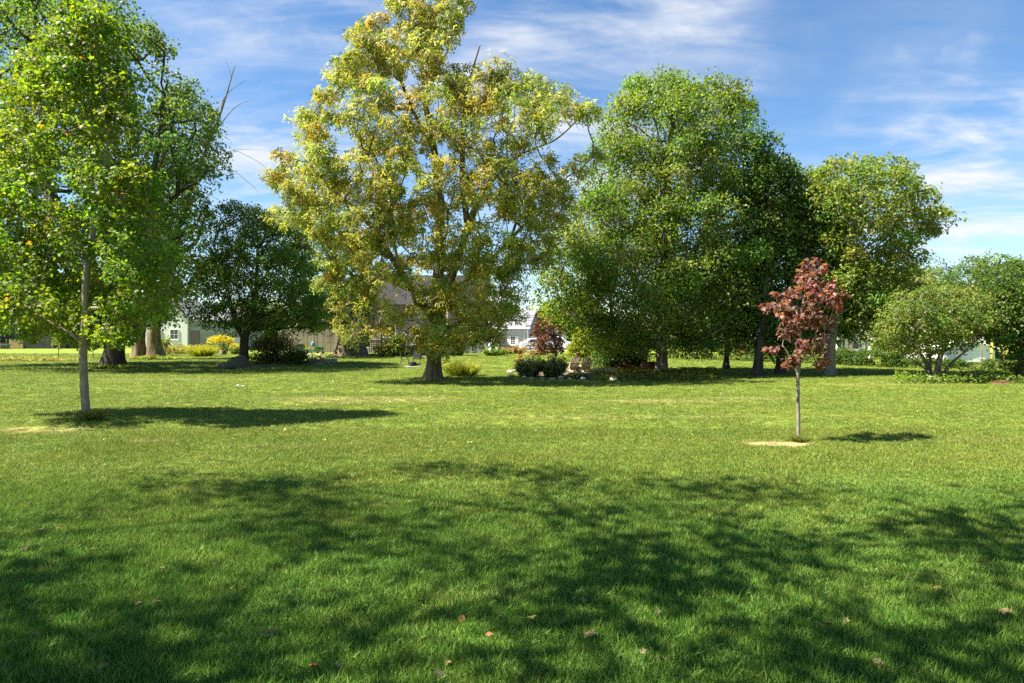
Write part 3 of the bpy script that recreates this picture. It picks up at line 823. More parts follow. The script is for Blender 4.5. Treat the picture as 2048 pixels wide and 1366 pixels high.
def dark_house():
    d = 100.0; gz = g(d); o = thing('dark_house', 'dark sided house with white framed windows and rusty porch roof past the lawn', 'house', (0, d, gz))
    x0, x1 = X(-60, d), X(108, d)
    gable_wall(o, x0, x1, 0, 8, 0, 5.2, 8, DARKW)
    gable_roof(o, x0, x1, 0, 8, 5.2, 8, ROOFD)
    for px in (26, 42, 57): window(o, X(px, d), Z(638, d) - gz, .8, 1.3, -.03, frame=.16)
    RUST = mat('rust_roof', (.30, .16, .06), .9, noise=(6, (.38, .24, .10), .4, .6))
    px0, px1 = X(-60, d), X(17, d)
    MB().prism([(px0, Z(645, d) - gz), (px1, Z(645, d) - gz), (px1 - 1.0, Z(628, d) - gz), (px0, Z(628, d) - gz)], -3, -.1).build('porch_roof', RUST, o)
    MB().box((X(14, d), -2.8, 1.9), (.28, .28, 3.8)).build('porch_post', WOODT, o)
    MB().box((X(-10, d), -2.0, .45), (6, 2, .9)).build('porch_base', mat('orange_wood', (.45, .20, .07), .8), o)
    s = thing('wood_screen', 'short tan board screen in front of the dark house', 'fence', (X(33, 96), 96, g(96)))
    pm = MB().box((0, 0, .68), (.165, .03, 1.36)).mesh('board')
    for i in range(11): link('board', pm, WOODT, s, (-.95 + i * .18, 0, 0))
    MB().box((0, .04, 1.1), (2.0, .05, .1)).build('rail', WOODT, s)
    p = ground(30, 703); t = thing('toy_table', 'small blue green plastic play table by the wood screen', 'table', (X(8, 92), 92, g(92)))
    TEAL = mat('teal_plastic', (.03, .20, .24), .5)
    MB().box((0, 0, .62), (1.5, .8, .12)).build('table_top', TEAL, t)
    for sx in (-.6, .6):
        for sy in (-.3, .3): MB().tube([(sx, sy, 0), (sx * .9, sy * .9, .58)], .05, 6).build('leg', TEAL, t)
dark_house()

def shed_right():
    d = 54.0; gz = g(d) ; o = thing('garden_shed', 'small grey board shed with white bargeboards behind the hedge', 'shed', (0, d, gz))
    x0, x1 = X(1674, d), X(1737, d); xm = (x0 + x1) / 2; ze = Z(676, d) - gz; zr = ze + 1.1
    gable_wall(o, x0, x1, 0, 3, 0, ze, zr, WOODW, 'y')
    n = 17; w = (x1 - x0) / n
    for i in range(n):
        xc = x0 + w * (i + .5); h = ze + (zr - ze) * (1 - abs(xc - xm) / (xm - x0)) - .04
        MB().box((xc, -.02, h / 2), (w * .9, .03, h)).build('board', WHITE if i % 3 else WOODW, o)
    gable_roof(o, x0, x1, 0, 3, ze, zr, ROOFD, 'y', over=.25, th=.08)
    for sx in (-1, 1):
        a = (xm, -.29, zr + .0); b = (xm + sx * ((x1 - x0) / 2 + .3), -.29, ze - .3 * (zr - ze) / (xm - x0))
        MB().bar(a, b, .05, .16).build('bargeboard', WHITE, o)
    MB().tube([(x1 + .2, -.2, ze - .1), (x1 + .02, -.1, ze - .4), (x1 + .02, -.1, .1)], .05, 8).build('downpipe', WHITE, o)
    MB().box((x0 - .02, -.05, ze / 2), (.12, .1, ze)).build('corner_post', WHITE, o)
    window(o, xm + .2, ze - .6, .5, .5, -.06)
    # white garage at the far side
    d = 50.0; gz = g(d); o = thing('white_garage', 'bright white low garage wall seen through the shrubs', 'garage', (0, d, gz))
    x0, x1 = X(1890, d), X(1990, d); ze = Z(697, d) - gz
    gable_wall(o, x0, x1, 0, 6, 0, ze, ze + .55, WHITE, 'y')
    gable_roof(o, x0, x1, 0, 6, ze, ze + .55, WHITE, 'y', over=.2, th=.1)
    MB().box((X(1940, d), -.02, .95), (2.2, .05, 1.85)).build('garage_door', WHITE, o)
    y = MB(); y.tube([(0, 0, 0), (0, 0, 1.5)], .07, 10); y.lathe([(.001, 1.56), (.05, 1.54), (.07, 1.5)][::-1], 10)
    yo = y.build('yellow_post', mat('yellow_paint', (.62, .47, .05), .6), None, True, (X(1984, 46), 46, g(46)))
    tag(yo, 'yellow painted steel post beside the white garage', 'post')
    # red shed far behind the dark trunks
    d = 62.0; gz = g(d); o = thing('red_shed', 'low dark red board shed glimpsed between the dark trunks', 'shed', (0, d, gz))
    x0, x1 = X(1492, d), X(1548, d); h = Z(689, d) - gz
    RED = mat('barn_red', (.16, .045, .03), .8, noise=(6, (.11, .03, .025), .4, .6, (3, 3, .4)))
    ORG = mat('orange_board', (.62, .22, .04), .7)
    gable_wall(o, x0, x1, 0, 3, 0, h, h + .7, RED)
    gable_roof(o, x0, x1, 0, 3, h, h + .7, ROOFD, over=.15)
    bm_ = MB().box((0, 0, h / 2), (.16, .03, h * .98)).mesh('board')
    for i in range(14): link('board', bm_, RED if i < 9 or i % 2 else ORG, o, (x0 + (x1 - x0) * (i + .5) / 14, -.03, 0))
shed_right()

# ---------------------------------------------------------------- garden things
def rock_mesh(seed, sub=3, rough=.35, flat=.65):
    bm = bmesh.new(); bmesh.ops.create_icosphere(bm, subdivisions=sub, radius=1)
    o = Vector((seed * 3.1, seed * 1.7, seed * .9))
    for v in bm.verts:
        p = v.co.copy()
        k = 1 + rough * mnoise.noise(p * 1.1 + o) + rough * .4 * mnoise.noise(p * 2.7 + o)
        v.co = p * k; v.co.z *= flat
    me = bpy.data.meshes.new('stone'); bm.to_mesh(me); bm.free()
    me.polygons.foreach_set('use_smooth', [True] * len(me.polygons)); return me
STONE = mat('field_stone', (.40, .37, .33), .9, noise=(3, (.27, .25, .23), .35, .65), bump=(9, .6))
STONE_P = mat('pale_stone', (.55, .50, .45), .9, noise=(3, (.40, .36, .33), .35, .65), bump=(9, .6))
STONE_D = mat('mossy_boulder', (.17, .15, .12), .95, noise=(3, (.09, .11, .05), .4, .6), bump=(7, .7))

def stones():
    for i, (px, py, w, h, lab) in enumerate(((478, 733, 32, 22, 'large mossy boulder against the dark maple trunk'), (452, 738, 26, 13, 'lower rounded boulder in front of the mossy boulder'))):
        p = ground(px, py); s = p.y / F
        o = link('boulder', rock_mesh(20 + i, 3, .3, .75), STONE_D, None, p + Vector((0, 0, h * s * .3)))
        o.scale = (w * s / 2 * 1.2, w * s / 2, h * s * .85); tag(o, lab, 'boulder')
    spots = [(1020, 744, 11, 1), (1030, 741, 9, 1), (1022, 751, 10, 1), (1037, 748, 9, 0), (1050, 755, 9, 0), (1064, 757, 10, 0), (1085, 757, 10, 0), (1104, 758, 9, 0),
             (1122, 756, 12, 1), (1140, 758, 8, 0), (1151, 757, 8, 0), (1166, 758, 13, 1), (1187, 757, 11, 0), (1203, 758, 10, 0), (1228, 760, 15, 1), (1248, 760, 9, 0)]
    ms = [rock_mesh(i, 2, .35, .7) for i in range(5)]
    for i, (px, py, w, pale) in enumerate(spots):
        p = ground(px, py + 2); s = p.y / F
        me = ms[i % 5].copy(); o = link('edging_stone', me, STONE_P if pale else STONE, None, p + Vector((0, 0, w * s * .22)))
        o.scale = (w * s * .62, w * s * .5, w * s * .5); o.rotation_euler = (0, 0, i * 1.3)
        if pale: tag(o, 'pale rounded stone edging the flower bed', 'stone', 'pale stones edging the flower bed')
        else: tag(o, 'grey stone edging the flower bed', 'stone', 'grey stones edging the flower bed')
    d = MATS['pale_stone']
    for px, py, w in ((476, 773, 7), (486, 774, 5)):
        p = ground(px, py); o = link('pale_pebble', ms[px % 5].copy(), WHITE, None, p + Vector((0, 0, .05))); s = p.y / F * w * .5
        o.scale = (s, s * .6, s * .45); tag(o, 'white scrap lying on the open lawn', 'litter', 'white scraps on the lawn')
stones()

SOIL = mat('bed_soil', (.10, .075, .045), .95, noise=(5, (.20, .15, .08), .4, .65), bump=(14, .8))
MULCH = mat('red_mulch', (.24, .11, .06), .95, noise=(14, (.14, .06, .04), .4, .6), bump=(25, 1.0))
def bed(name, label, poly, h, m, kind=None):
    """low mound of soil, outline in photo pixels"""
    pts = [ground(a, b) for a, b in poly]; c = sum(pts, Vector()) / len(pts)
    vs = []; n = len(pts); rings = 5
    for k in range(rings):
        t = 1 - k / (rings - 1)
        for i in range(n):
            p = c.lerp(pts[i], t); z = g(p.y) - .03 + (h + .03) * (1 - t ** 3) * (1 + .5 * mnoise.noise(p * 1.7))
            vs.append((p.x - c.x, p.y - c.y, z - c.z))
    fs = [(k * n + i, k * n + (i + 1) % n, (k + 1) * n + (i + 1) % n, (k + 1) * n + i) for k in range(rings - 1) for i in range(n)]
    o = MB().add(vs, fs).build(name, m, None, True, c)
    if kind: o['kind'] = kind
    else: tag(o, label, 'mulch')
    return o
bed('flower_bed_soil', '', [(1015, 748), (1040, 757), (1100, 759), (1180, 760), (1260, 762), (1340, 763), (1410, 757), (1430, 750), (1380, 744), (1280, 740), (1180, 741), (1080, 738), (1030, 740)], .10, SOIL, 'structure')
bed('shrub_bed_soil', '', [(440, 739), (520, 737), (600, 732), (660, 728), (650, 720), (560, 722), (470, 728)], .08, SOIL, 'structure')
bed('mulch_pile', 'reddish brown mulch heap at the foot of the shrubs', [(1950, 764), (1985, 770), (2020, 770), (2040, 766), (2020, 760), (1980, 758)], .16, MULCH)

def leaf_clump(name, label, cat, center, rx, ry, h, n, size, pal, seed, tpl=T_QUAD, up=.6, stems=0, stalks=0, group=None, droop=0.1, flowers=None, bladey=False, stem_mat=None, dome=True):
    """a plant: a few stems and many leaves inside a domed volume"""
    rng = np.random.default_rng(seed); c = Vector(center); root = thing(name, label, cat, c, 0, group)
    if bladey:   # arching strap leaves from the base
        P = np.zeros((n, 3)); th = rng.uniform(0, 6.283, n); rr = np.sqrt(rng.random(n))
        P[:, 0] = rr * np.cos(th) * rx * .62; P[:, 1] = rr * np.sin(th) * ry * .62
        A = rng.standard_normal((n, 3)) * .28; A[:, 0] += np.cos(th) * rr * .75; A[:, 1] += np.sin(th) * rr * .75; A[:, 2] = 1
        S = h * rng.uniform(.55, 1.15, n); Nn = -np.stack([np.cos(th), np.sin(th), np.zeros(n)], 1) * .4 + rng.standard_normal((n, 3)) * .5
        co = link('foliage', leaf_mesh('foliage', P, A, Nn, S, palette(rng, n, *pal), tpl), leaf_mat('leaf'), root)
        co['kind'] = 'stuff'
        # tips bend outwards
        tipP = P + A / np.linalg.norm(A, axis=1, keepdims=True) * S[:, None] * .97
        A2 = A.copy(); A2[:, 2] = -.15; 
        k = rng.random(n) < .6
        co2 = link('leaf_tips', leaf_mesh('leaf_tips', tipP[k], A2[k] + rng.standard_normal((k.sum(), 3)) * .15, Nn[k], S[k] * .4, palette(rng, int(k.sum()), *pal), tpl), leaf_mat('leaf'), root)
        co2['kind'] = 'stuff'
    elif stalks:   # leaves along many upright, fanning stalks
        th = rng.uniform(0, 6.283, stalks); rr = np.sqrt(rng.random(stalks)); ht = h * rng.uniform(.6, 1.12, stalks) * (1 - .3 * rr ** 2)
        E = np.stack([np.cos(th) * rr * rx, np.sin(th) * rr * ry, ht], 1); B = E * np.array((.45, .45, 0))
        sid = rng.integers(0, stalks, n); t = rng.random(n)[:, None] ** .75
        P = B[sid] + (E[sid] - B[sid]) * t + rng.standard_normal((n, 3)) * np.array((.055, .055, .03)); P[:, 2] = np.maximum(P[:, 2], .02)
        A = rng.standard_normal((n, 3)) + np.array((0, 0, .5)); Nn = rng.standard_normal((n, 3)) * .6 + np.array((0, 0, .7)) + SUNV * .5
        C = palette(rng, n, *pal) * (1 + .18 * rng.standard_normal(stalks))[sid][:, None].clip(.6, 1.5)
        co = link('foliage', leaf_mesh('foliage', P, A, Nn, size * rng.uniform(.6, 1.3, n), C, tpl), leaf_mat('leaf'), root); co['kind'] = 'stuff'
    else:
        D = rng.standard_normal((n, 3)); D /= np.linalg.norm(D, axis=1, keepdims=True); q = rng.random(n) ** .5
        lob = np.array([mnoise.noise(Vector(v) * 2.3 + Vector((seed, 0, 0))) for v in D])
        q = q * (1 + .45 * lob)
        P = D * q[:, None] * np.array((rx, ry, h * .5)); P[:, 2] += h * .5
        if dome: P[:, 2] = np.where(P[:, 2] < h * .45, P[:, 2] * rng.uniform(.3, 1.2, n), P[:, 2])
        P[:, 2] = np.maximum(P[:, 2], .03)
        A = rng.standard_normal((n, 3)) + D * .6 + np.array((0, 0, -droop * 3)); Nn = rng.standard_normal((n, 3)) * .7 + D * .6 + np.array((0, 0, up))
        S = size * rng.uniform(.6, 1.3, n); C = palette(rng, n, *pal) * (1 + .25 * lob)[:, None]
        co = link('foliage', leaf_mesh('foliage', P, A, Nn, S, C, tpl), leaf_mat('leaf'), root); co['kind'] = 'stuff'
    if stems:
        mb = MB()
        for i in range(stems):
            a = rng.uniform(0, 6.283); e = Vector((math.cos(a) * rx * .7 * rng.random(), math.sin(a) * ry * .7 * rng.random(), h * rng.uniform(.6, .95)))
            b = Vector((math.cos(a) * rx * .12, math.sin(a) * ry * .12, -.05)); mid = b.lerp(e, .5) + Vector((0, 0, h * .1))
            r = max(.008, h * .012); mb.tube([b, mid, e], [r, r * .7, r * .35], 5, False)
        mb.build('stem', stem_mat or BK_DARK, root, True)
    if flowers:
        fn, fs_, fpal, zf = flowers
        P = np.zeros((fn, 3)); th = rng.uniform(0, 6.283, fn); rr = np.sqrt(rng.random(fn)) * .9
        P[:, 0] = rr * np.cos(th) * rx; P[:, 1] = rr * np.sin(th) * ry; P[:, 2] = h * (zf + (1.05 - zf) * rng.random(fn)) * (1 - .25 * rr ** 2)
        fo = link('flowers', leaf_mesh('flowers', P, rng.standard_normal((fn, 3)) + np.array((0, 0, 1.)), rng.standard_normal((fn, 3)), np.full(fn, fs_), palette(rng, fn, *fpal), T_QUAD), leaf_mat('leaf'), root)
        fo['kind'] = 'stuff'
    return root

STRAP = ([(.27, .32, .055), (.38, .38, .075), (.17, .24, .045), (.48, .40, .16)], (4, 4, 3, 1.2))
LILY = ([(.36, .36, .05), (.28, .32, .05), (.20, .26, .04), (.45, .38, .14)], (4, 4, 2, 1))
GOLD = ([(.55, .45, .05), (.48, .41, .05), (.36, .34, .05)], (4, 3, 2))
MEADOW = ([(.26, .25, .07), (.34, .27, .11), (.20, .23, .05), (.38, .25, .14)], (4, 3, 4, 1))
BLUEG = ([(.19, .24, .10), (.25, .28, .12), (.14, .18, .07), (.31, .29, .11)], (4, 3, 3, 1))
RUSTY = ([(.30, .16, .05), (.22, .17, .04), (.16, .18, .035)], (3, 3, 3))
LIME = ([(.26, .30, .03), (.20, .26, .03), (.32, .32, .05)], (4, 3, 2))
WINE = ([(.14, .035, .035), (.09, .03, .028), (.20, .08, .04), (.12, .11, .03)], (4, 4, 2, 2))

def plant_px(name, label, cat, px, py, wpx, hpx, n, size, pal, seed, **kw):
    p = ground(px, py); s = p.y / F
    return leaf_clump(name, label, cat, p, wpx * s / 2, wpx * s / 2 * kw.pop('dep', .8), hpx * s, n, size, pal, seed, **kw)
plant_px('strap_leaf_clump', 'wide clump of arching yellow green strap leaves beside the yellowing tree trunk', 'plant', 924, 752, 84, 32, 1100, .3, STRAP, 11, tpl=T_STRAP, bladey=True, dep=.6)
plant_px('goldenrod', 'tall goldenrod with bright yellow flower heads in front of the sided house', 'plant', 441, 706, 58, 34, 2600, .12, SHRUB, 12, flowers=(1500, .13, (GOLD[0], GOLD[1]), .68), stalks=50)
plant_px('goldenrod', 'shorter goldenrod with fading yellow tips next to the tall goldenrod', 'plant', 472, 709, 30, 22, 1200, .12, SHRUB, 13, flowers=(220, .10, (GOLD[0], GOLD[1]), .7), stalks=50)
plant_px('daylily_clump', 'pale yellow green daylily clump at the edge of the meadow strip', 'plant', 404, 713, 62, 24, 1000, .3, LILY, 14, tpl=T_STRAP, bladey=True, dep=.5)
plant_px('meadow_plants', 'tawny weedy meadow growth in front of the white garage wing', 'plant', 352, 708, 90, 20, 3500, .12, MEADOW, 15, dep=.7, stalks=90)
plant_px('bed_shrub', 'loose reddish brown stemmed shrub in the bed by the dark maple', 'shrub', 545, 728, 100, 62, 6500, .13, (WINE[0] + SHRUB[0], (1.2, 1.2, .6, 1.5, 3, 2, 2, 1)), 16, stems=40)
plant_px('bed_shrub', 'dark leafy low shrub beside the mower', 'shrub', 592, 730, 52, 30, 2600, .13, DARK, 17, stems=10)
plant_px('bed_shrub', 'lime green low plant in the shrub bed', 'shrub', 578, 722, 30, 14, 900, .12, LIME, 18)
# flower bed in front of the lawn chairs
plant_px('bed_perennial', 'grey green bushy perennial at the bed end by pale stones', 'plant', 1058, 755, 60, 40, 5200, .10, BLUEG, 21, stalks=60)
plant_px('bed_perennial', 'rust orange flowered perennial behind the grey green bushes', 'plant', 1048, 744, 38, 34, 2400, .11, RUSTY, 22, stalks=60)
plant_px('bed_perennial', 'fresh green perennial behind the grey green bushes', 'plant', 1075, 744, 34, 34, 2400, .11, GREEN, 23, stalks=60)
plant_px('bed_perennial', 'olive grey bushy perennial in the middle of the bed', 'plant', 1108, 755, 62, 42, 5200, .10, (BLUEG[0] + SHRUB[0], (4, 3, 3, 1, 2, 2, 1, 1)), 24, stalks=60)
plant_px('bed_perennial', 'yellowish perennial at the foot of the purple leaved tree', 'plant', 1118, 741, 46, 30, 2300, .11, OLIVE, 25, stalks=60)
plant_px('bed_perennial', 'low ferny perennial in front of the slatted lawn chairs', 'plant', 1158, 759, 46, 15, 1700, .09, BLUEG, 26, stalks=40)
plant_px('dry_iris_clump', 'dry tan and green strap leaves beside the slatted lawn chairs', 'plant', 1203, 757, 60, 24, 520, .3, ([(.42, .33, .20), (.34, .28, .13), (.20, .22, .07)], (3, 3, 2)), 27, tpl=T_STRAP, bladey=True, dep=.5)
plant_px('hosta', 'pale variegated hosta in the low stone planter', 'plant', 632, 720, 38, 12, 700, .26, ([(.42, .42, .20), (.25, .32, .08), (.55, .52, .33)], (4, 3, 2)), 28, dep=.5, stalks=90)
plant_px('porch_plant', 'flowering leafy plants banked against the deck front', 'plant', 775, 714, 56, 30, 2200, .16, (SHRUB[0] + RUSTY[0][:1], (5, 4, 3, 1, 1)), 29, flowers=(90, .14, ([(.50, .16, .05), (.6, .4, .1)], (1, 1)), .35), stems=12)
plant_px('porch_plant', 'broad leaved vine climbing the deck railing', 'plant', 795, 714, 30, 46, 1500, .2, OLIVE, 30, stems=8)
plant_px('potted_shrub', 'dark leafy potted shrub by the wooden pole', 'shrub', 884, 712, 28, 38, 1800, .16, DARK, 31, stems=8)
plant_px('potted_shrub', 'tall dark leafy bush against the tan clapboard wall', 'shrub', 913, 712, 34, 56, 3000, .16, DARK, 32, stems=10)
plant_px('round_shrub', 'large round dark green shrub behind the rusty barrel', 'shrub', 1232, 737, 104, 96, 16000, .13, DARK, 33, stems=26)
plant_px('round_shrub', 'small dark green bush against the rusty barrel', 'shrub', 1276, 738, 40, 50, 3600, .13, DARK, 34, stems=12)
plant_px('red_leaf_plant', 'low red leaved plant under the round shrub', 'plant', 1250, 741, 36, 12, 800, .12, WINE, 35)
plant_px('lime_shrub', 'bright lime green shrub beyond the slatted lawn chairs', 'shrub', 1172, 716, 56, 66, 5000, .17, LIME, 36, stems=12)
plant_px('lime_shrub', 'yellow green weedy shrub next to the purple leaved tree', 'shrub', 1152, 716, 40, 34, 2600, .15, LIME, 37, stems=8)
plant_px('rusty_weeds', 'rust tinged weeds in front of the white car', 'plant', 1030, 708, 60, 14, 1700, .16, ([(.34, .22, .10), (.24, .22, .06), (.40, .26, .14)], (3, 3, 2)), 38, dep=.5, stalks=90)
plant_px('rusty_weeds', 'tawny dry weeds at the foot of the purple leaved tree', 'plant', 1078, 711, 52, 10, 1300, .15, ([(.38, .24, .10), (.26, .22, .07), (.42, .30, .14)], (3, 3, 2)), 39, dep=.5, stalks=90)
plant_px('low_hedge_plant', 'low green growth around the propane tank', 'plant', 992, 712, 60, 14, 1800, .15, GREEN, 40, dep=.5, stalks=90)
plant_px('weeping_shrub', 'weeping yellow green shrub by the dark house', 'shrub', 82, 697, 60, 44, 3000, .22, LIME, 41, stems=8, droop=.6)
plant_px('weedy_strip', 'leafy weeds around the big dark trunk', 'plant', 222, 738, 100, 8, 1800, .12, GREEN, 42, dep=.35, stalks=90)
plant_px('weedy_strip', 'weeds and dry leaves along the worn strip near the thin sapling', 'plant', 70, 722, 180, 7, 2400, .12, MEADOW, 43, dep=.2, stalks=90)
plant_px('weedy_strip', 'leafy weeds around the twin trunk', 'plant', 300, 720, 110, 8, 1500, .13, SHRUB, 44, dep=.3, stalks=90)

def ground_cover():
    rng = np.random.default_rng(77); n = 5200
    px = rng.uniform(1185, 1430, n); py = rng.uniform(744, 763, n)
    P = np.array([list(ground(a, b)) for a, b in zip(px, py)]); P[:, 2] += rng.uniform(.08, .28, n)
    C = palette(rng, n, [(.26, .24, .035), (.12, .17, .03), (.36, .28, .05), (.20, .13, .05), (.07, .12, .02)], (3, 4, 2, 1.5, 3))
    o = link('ground_cover', leaf_mesh('ground_cover', P, rng.standard_normal((n, 3)), rng.standard_normal((n, 3)) * .5 + np.array((0, 0, 1.)), rng.uniform(.08, .16, n), C, T_QUAD), leaf_mat('leaf'))
    tag(o, 'mottled green and yellow ground cover around the big maple trunk', 'ground cover'); o['kind'] = 'stuff'
    o = None
    n = 2600; px = rng.uniform(1790, 2048, n); py = rng.uniform(755, 769, n)
    P = np.array([list(ground(a, b)) for a, b in zip(px, py)]); P[:, 2] += rng.uniform(.05, .35, n)
    o = link('ground_cover', leaf_mesh('ground_cover', P, rng.standard_normal((n, 3)), rng.standard_normal((n, 3)) * .5 + np.array((0, 0, 1.)), rng.uniform(.08, .17, n), palette(rng, n, *GREEN), T_QUAD), leaf_mat('leaf'))
    tag(o, 'dark green leafy ground cover below the spreading shrub tree', 'ground cover'); o['kind'] = 'stuff'
ground_cover()

def grass_ring(px, py, rpx, n, h, label, seed):
    p = ground(px, py); s = p.y / F
    leaf_clump('grass_tuft_ring', label, 'grass tuft', p, rpx * s, rpx * s * .8, h, n, .1, ([(.16, .2, .03), (.30, .26, .09), (.11, .16, .03)], (3, 2, 3)), seed, tpl=T_BLADE, bladey=True)
grass_ring(184, 842, 26, 700, .24, 'unmown grass tuft at the foot of the pale young maple trunk', 51)
grass_ring(1598, 884, 20, 420, .14, 'thin unmown grass at the foot of the red maple stem', 52)

# ---- seating
def adirondack(name, label, loc, rz, scale=1.0):
    o = thing(name, label, 'chair', loc, rz, 'slatted lawn chairs beside the flower bed'); o.scale = (scale,) * 3
    W_ = mat('bleached_cedar', (.46, .38, .27), .85, noise=(8, (.32, .26, .18), .35, .65, (6, 6, .5)))
    # chair faces +y
    for s in (-1, 1):
        MB().bar((s * .28, .45, .36), (s * .28, -.42, .08), .035, .11).build('rear_leg', W_, o)
        MB().box((s * .31, .42, .27), (.035, .1, .54)).build('front_leg', W_, o)
        MB().box((s * .33, .08, .56), (.14, .82, .025)).build('armrest', W_, o)
        MB().box((s * .31, .34, .49), (.03, .08, .11)).build('arm_bracket', W_, o)
    for i in range(6):
        t = i / 5; MB().box((0, .44 - t * .52, .375 - t * .155), (.56, .08, .022), Matrix.Rotation(R(17), 3, 'X')).build('seat_slat', W_, o)
    for i in range(6):
        x = (i - 2.5) * .105; h = .88 - .035 * abs(i - 2.5) ** 1.6
        a = Vector((x * .85, -.10, .20)); b = Vector((x * 1.15, -.10 - .42 * h, .20 + .93 * h * .9))
        MB().bar(a, b, .085, .02).build('back_slat', W_, o)
    MB().bar((-.34, -.28, .53), (.34, -.28, .53), .05, .06).build('back_brace', W_, o)
    MB().bar((-.28, -.17, .26), (.28, -.17, .26), .05, .05).build('lower_brace', W_, o)
    return o
p = ground(1143, 747); adirondack('lawn_chair', 'slatted wooden lawn chair in front of the rusty disc ornament', p, R(38), 1.05)
p = ground(1168, 747); adirondack('lawn_chair', 'slatted wooden lawn chair nearer the dry iris clump', p, R(28), 1.05)
p = ground(1155, 741); o = thing('disc_ornament', 'rust brown round ornament on a stake behind the slatted chair', 'garden ornament', p)
RUSTM = mat('rust_metal', (.12, .055, .03), .8, noise=(12, (.20, .08, .035), .4, .6), bump=(20, .4))
bmx = MB(); bmx.lathe([(.005, -.04), (.07, -.03), (.10, 0), (.07, .03), (.005, .04)], 16, (0, 0, .98), 'Y'); bmx.build('disc', RUSTM, o, True)
MB().tube([(0, 0, -.1), (0, 0, .92)], .012, 6).build('stake', RUSTM, o)

def patio_chair(label, loc, rz):
    o = thing('patio_chair', label, 'chair', loc, rz, 'black patio chairs around the fire pit')
    SL = mat('black_sling', (.03, .032, .04), .7)
    for s in (-1, 1):
        MB().tube([(s * .26, .25, 0), (s * .26, .24, .42), (s * .26, .05, .62), (s * .26, -.24, .60)], .014, 6).build('front_leg', BLACK, o)
        MB().tube([(s * .25, -.30, 0), (s * .25, -.20, .42), (s * .25, -.34, .95)], .014, 6).build('rear_leg', BLACK, o)
    MB().add([(-.24, .25, .42), (.24, .25, .42), (.24, -.2, .40), (-.24, -.2, .40), (-.24, .25, .44), (.24, .25, .44), (.24, -.2, .42), (-.24, -.2, .42)],
             [(3, 2, 1, 0), (4, 5, 6, 7), (0, 1, 5, 4), (2, 3, 7, 6), (1, 2, 6, 5), (3, 0, 4, 7)]).build('seat', SL, o)
    MB().bar((0, -.21, .45), (0, -.34, .95), .48, .02).build('backrest', SL, o)
p = ground(810, 732); patio_chair('black patio chair turned side on to the fire pit', p, R(-75))
p = ground(833, 731); patio_chair('black patio chair with its back squarely behind the fire pit', p, R(178))
p = ground(866, 731); patio_chair('black patio chair half hidden by the yellowing tree trunk', p, R(80))
p = ground(838, 727); o = thing('patio_table', 'small pale topped patio table behind the fire pit', 'table', p)
s_ = p.y / F
MB().box((0, 0, .50), (26 * s_, .55, .035)).build('table_top', STEELW, o)
for sx in (-1, 1):
    for sy in (-1, 1): MB().tube([(sx * 10 * s_, sy * .22, 0), (sx * 10 * s_, sy * .22, .49)], .014, 6).build('leg', BLACK, o)
fg = MB().lathe([(.07, 0), (.09, .04), (.07, .12), (.035, .16), (.05, .2), (.045, .25), (.01, .29)], 12)
tag(fg.build('figurine', WHITE, None, True, p + Vector((0, 0, .518))), 'small white figurine on the patio table', 'figurine')
def fire_pit():
    p = ground(827, 734); o = thing('fire_pit', 'low pale slab fire pit heaped with charred black logs', 'fire pit', p); s = p.y / F
    sl_ = MB().lathe([(18 * s, -.02), (18.5 * s, .03), (18 * s, .06)], 20); sl_.build('slab', CONC, o)
    rng = random.Random(9); CH = mat('charred_wood', (.022, .02, .02), .9, noise=(9, (.06, .055, .05), .45, .7), bump=(15, .7))
    for i in range(9):
        a = rng.uniform(0, 6.28); z = .10 + (i % 3) * .09; r = rng.uniform(.18, .42) * (1 - .25 * (i % 3)); L_ = rng.uniform(.35, .6)
        c = Vector((math.cos(a) * r * .5, math.sin(a) * r * .4, z)); dv = Vector((math.cos(a * 1.7), math.sin(a * 1.7) * .6, rng.uniform(-.15, .25))).normalized() * L_ / 2
        MB().tube([c - dv, c, c + dv], [.055, .06, .05], 7).build('log', CH, o, True)
fire_pit()
p = ground(728, 706)
lg = MB().tube([(0, 0, .05), (1.6, .2, .42), (2.9, .3, .95)], [.09, .08, .05], 8)
tag(lg.build('fallen_branch', BK_GREY, None, True, p), 'pale fallen limb leaning out beside the thick old trunk', 'branch')

# ---- barrel, box, logs by the maple
p = ground(1291, 747); s_ = p.y / F
o = thing('rusty_barrel', 'rust red open topped steel barrel beside the maple trunk', 'barrel', p)
RB = mat('rusty_barrel_steel', (.22, .085, .045), .8, noise=(7, (.12, .05, .03), .35, .65), bump=(25, .3))
bb = MB(); r = 9.2 * s_; h = 24 * s_
bb.lathe([(r, 0), (r, h * .33), (r * 1.03, h * .34), (r, h * .36), (r, h * .65), (r * 1.03, h * .66), (r, h * .68), (r, h), (r * .95, h), (r * .95, .1)], 24)
bb.build('drum', RB, o, True)
p = ground(1304, 745); o = thing('dark_steel_box', 'dark open steel burning box next to the rusty barrel', 'box', p); s_ = p.y / F
for c, sz in (((0, .25, 11 * s_), (12 * s_, .03, 22 * s_)), ((-6 * s_, 0, 11 * s_), (.03, .5, 22 * s_)), ((6 * s_, 0, 11 * s_), (.03, .5, 22 * s_)), ((0, -.25, 11 * s_), (12 * s_, .03, 22 * s_))):
    MB().box(c, sz).build('side_panel', RUSTM, o)
MB().box((0, 0, .04), (12 * s_, .5, .03)).build('base', RUSTM, o)
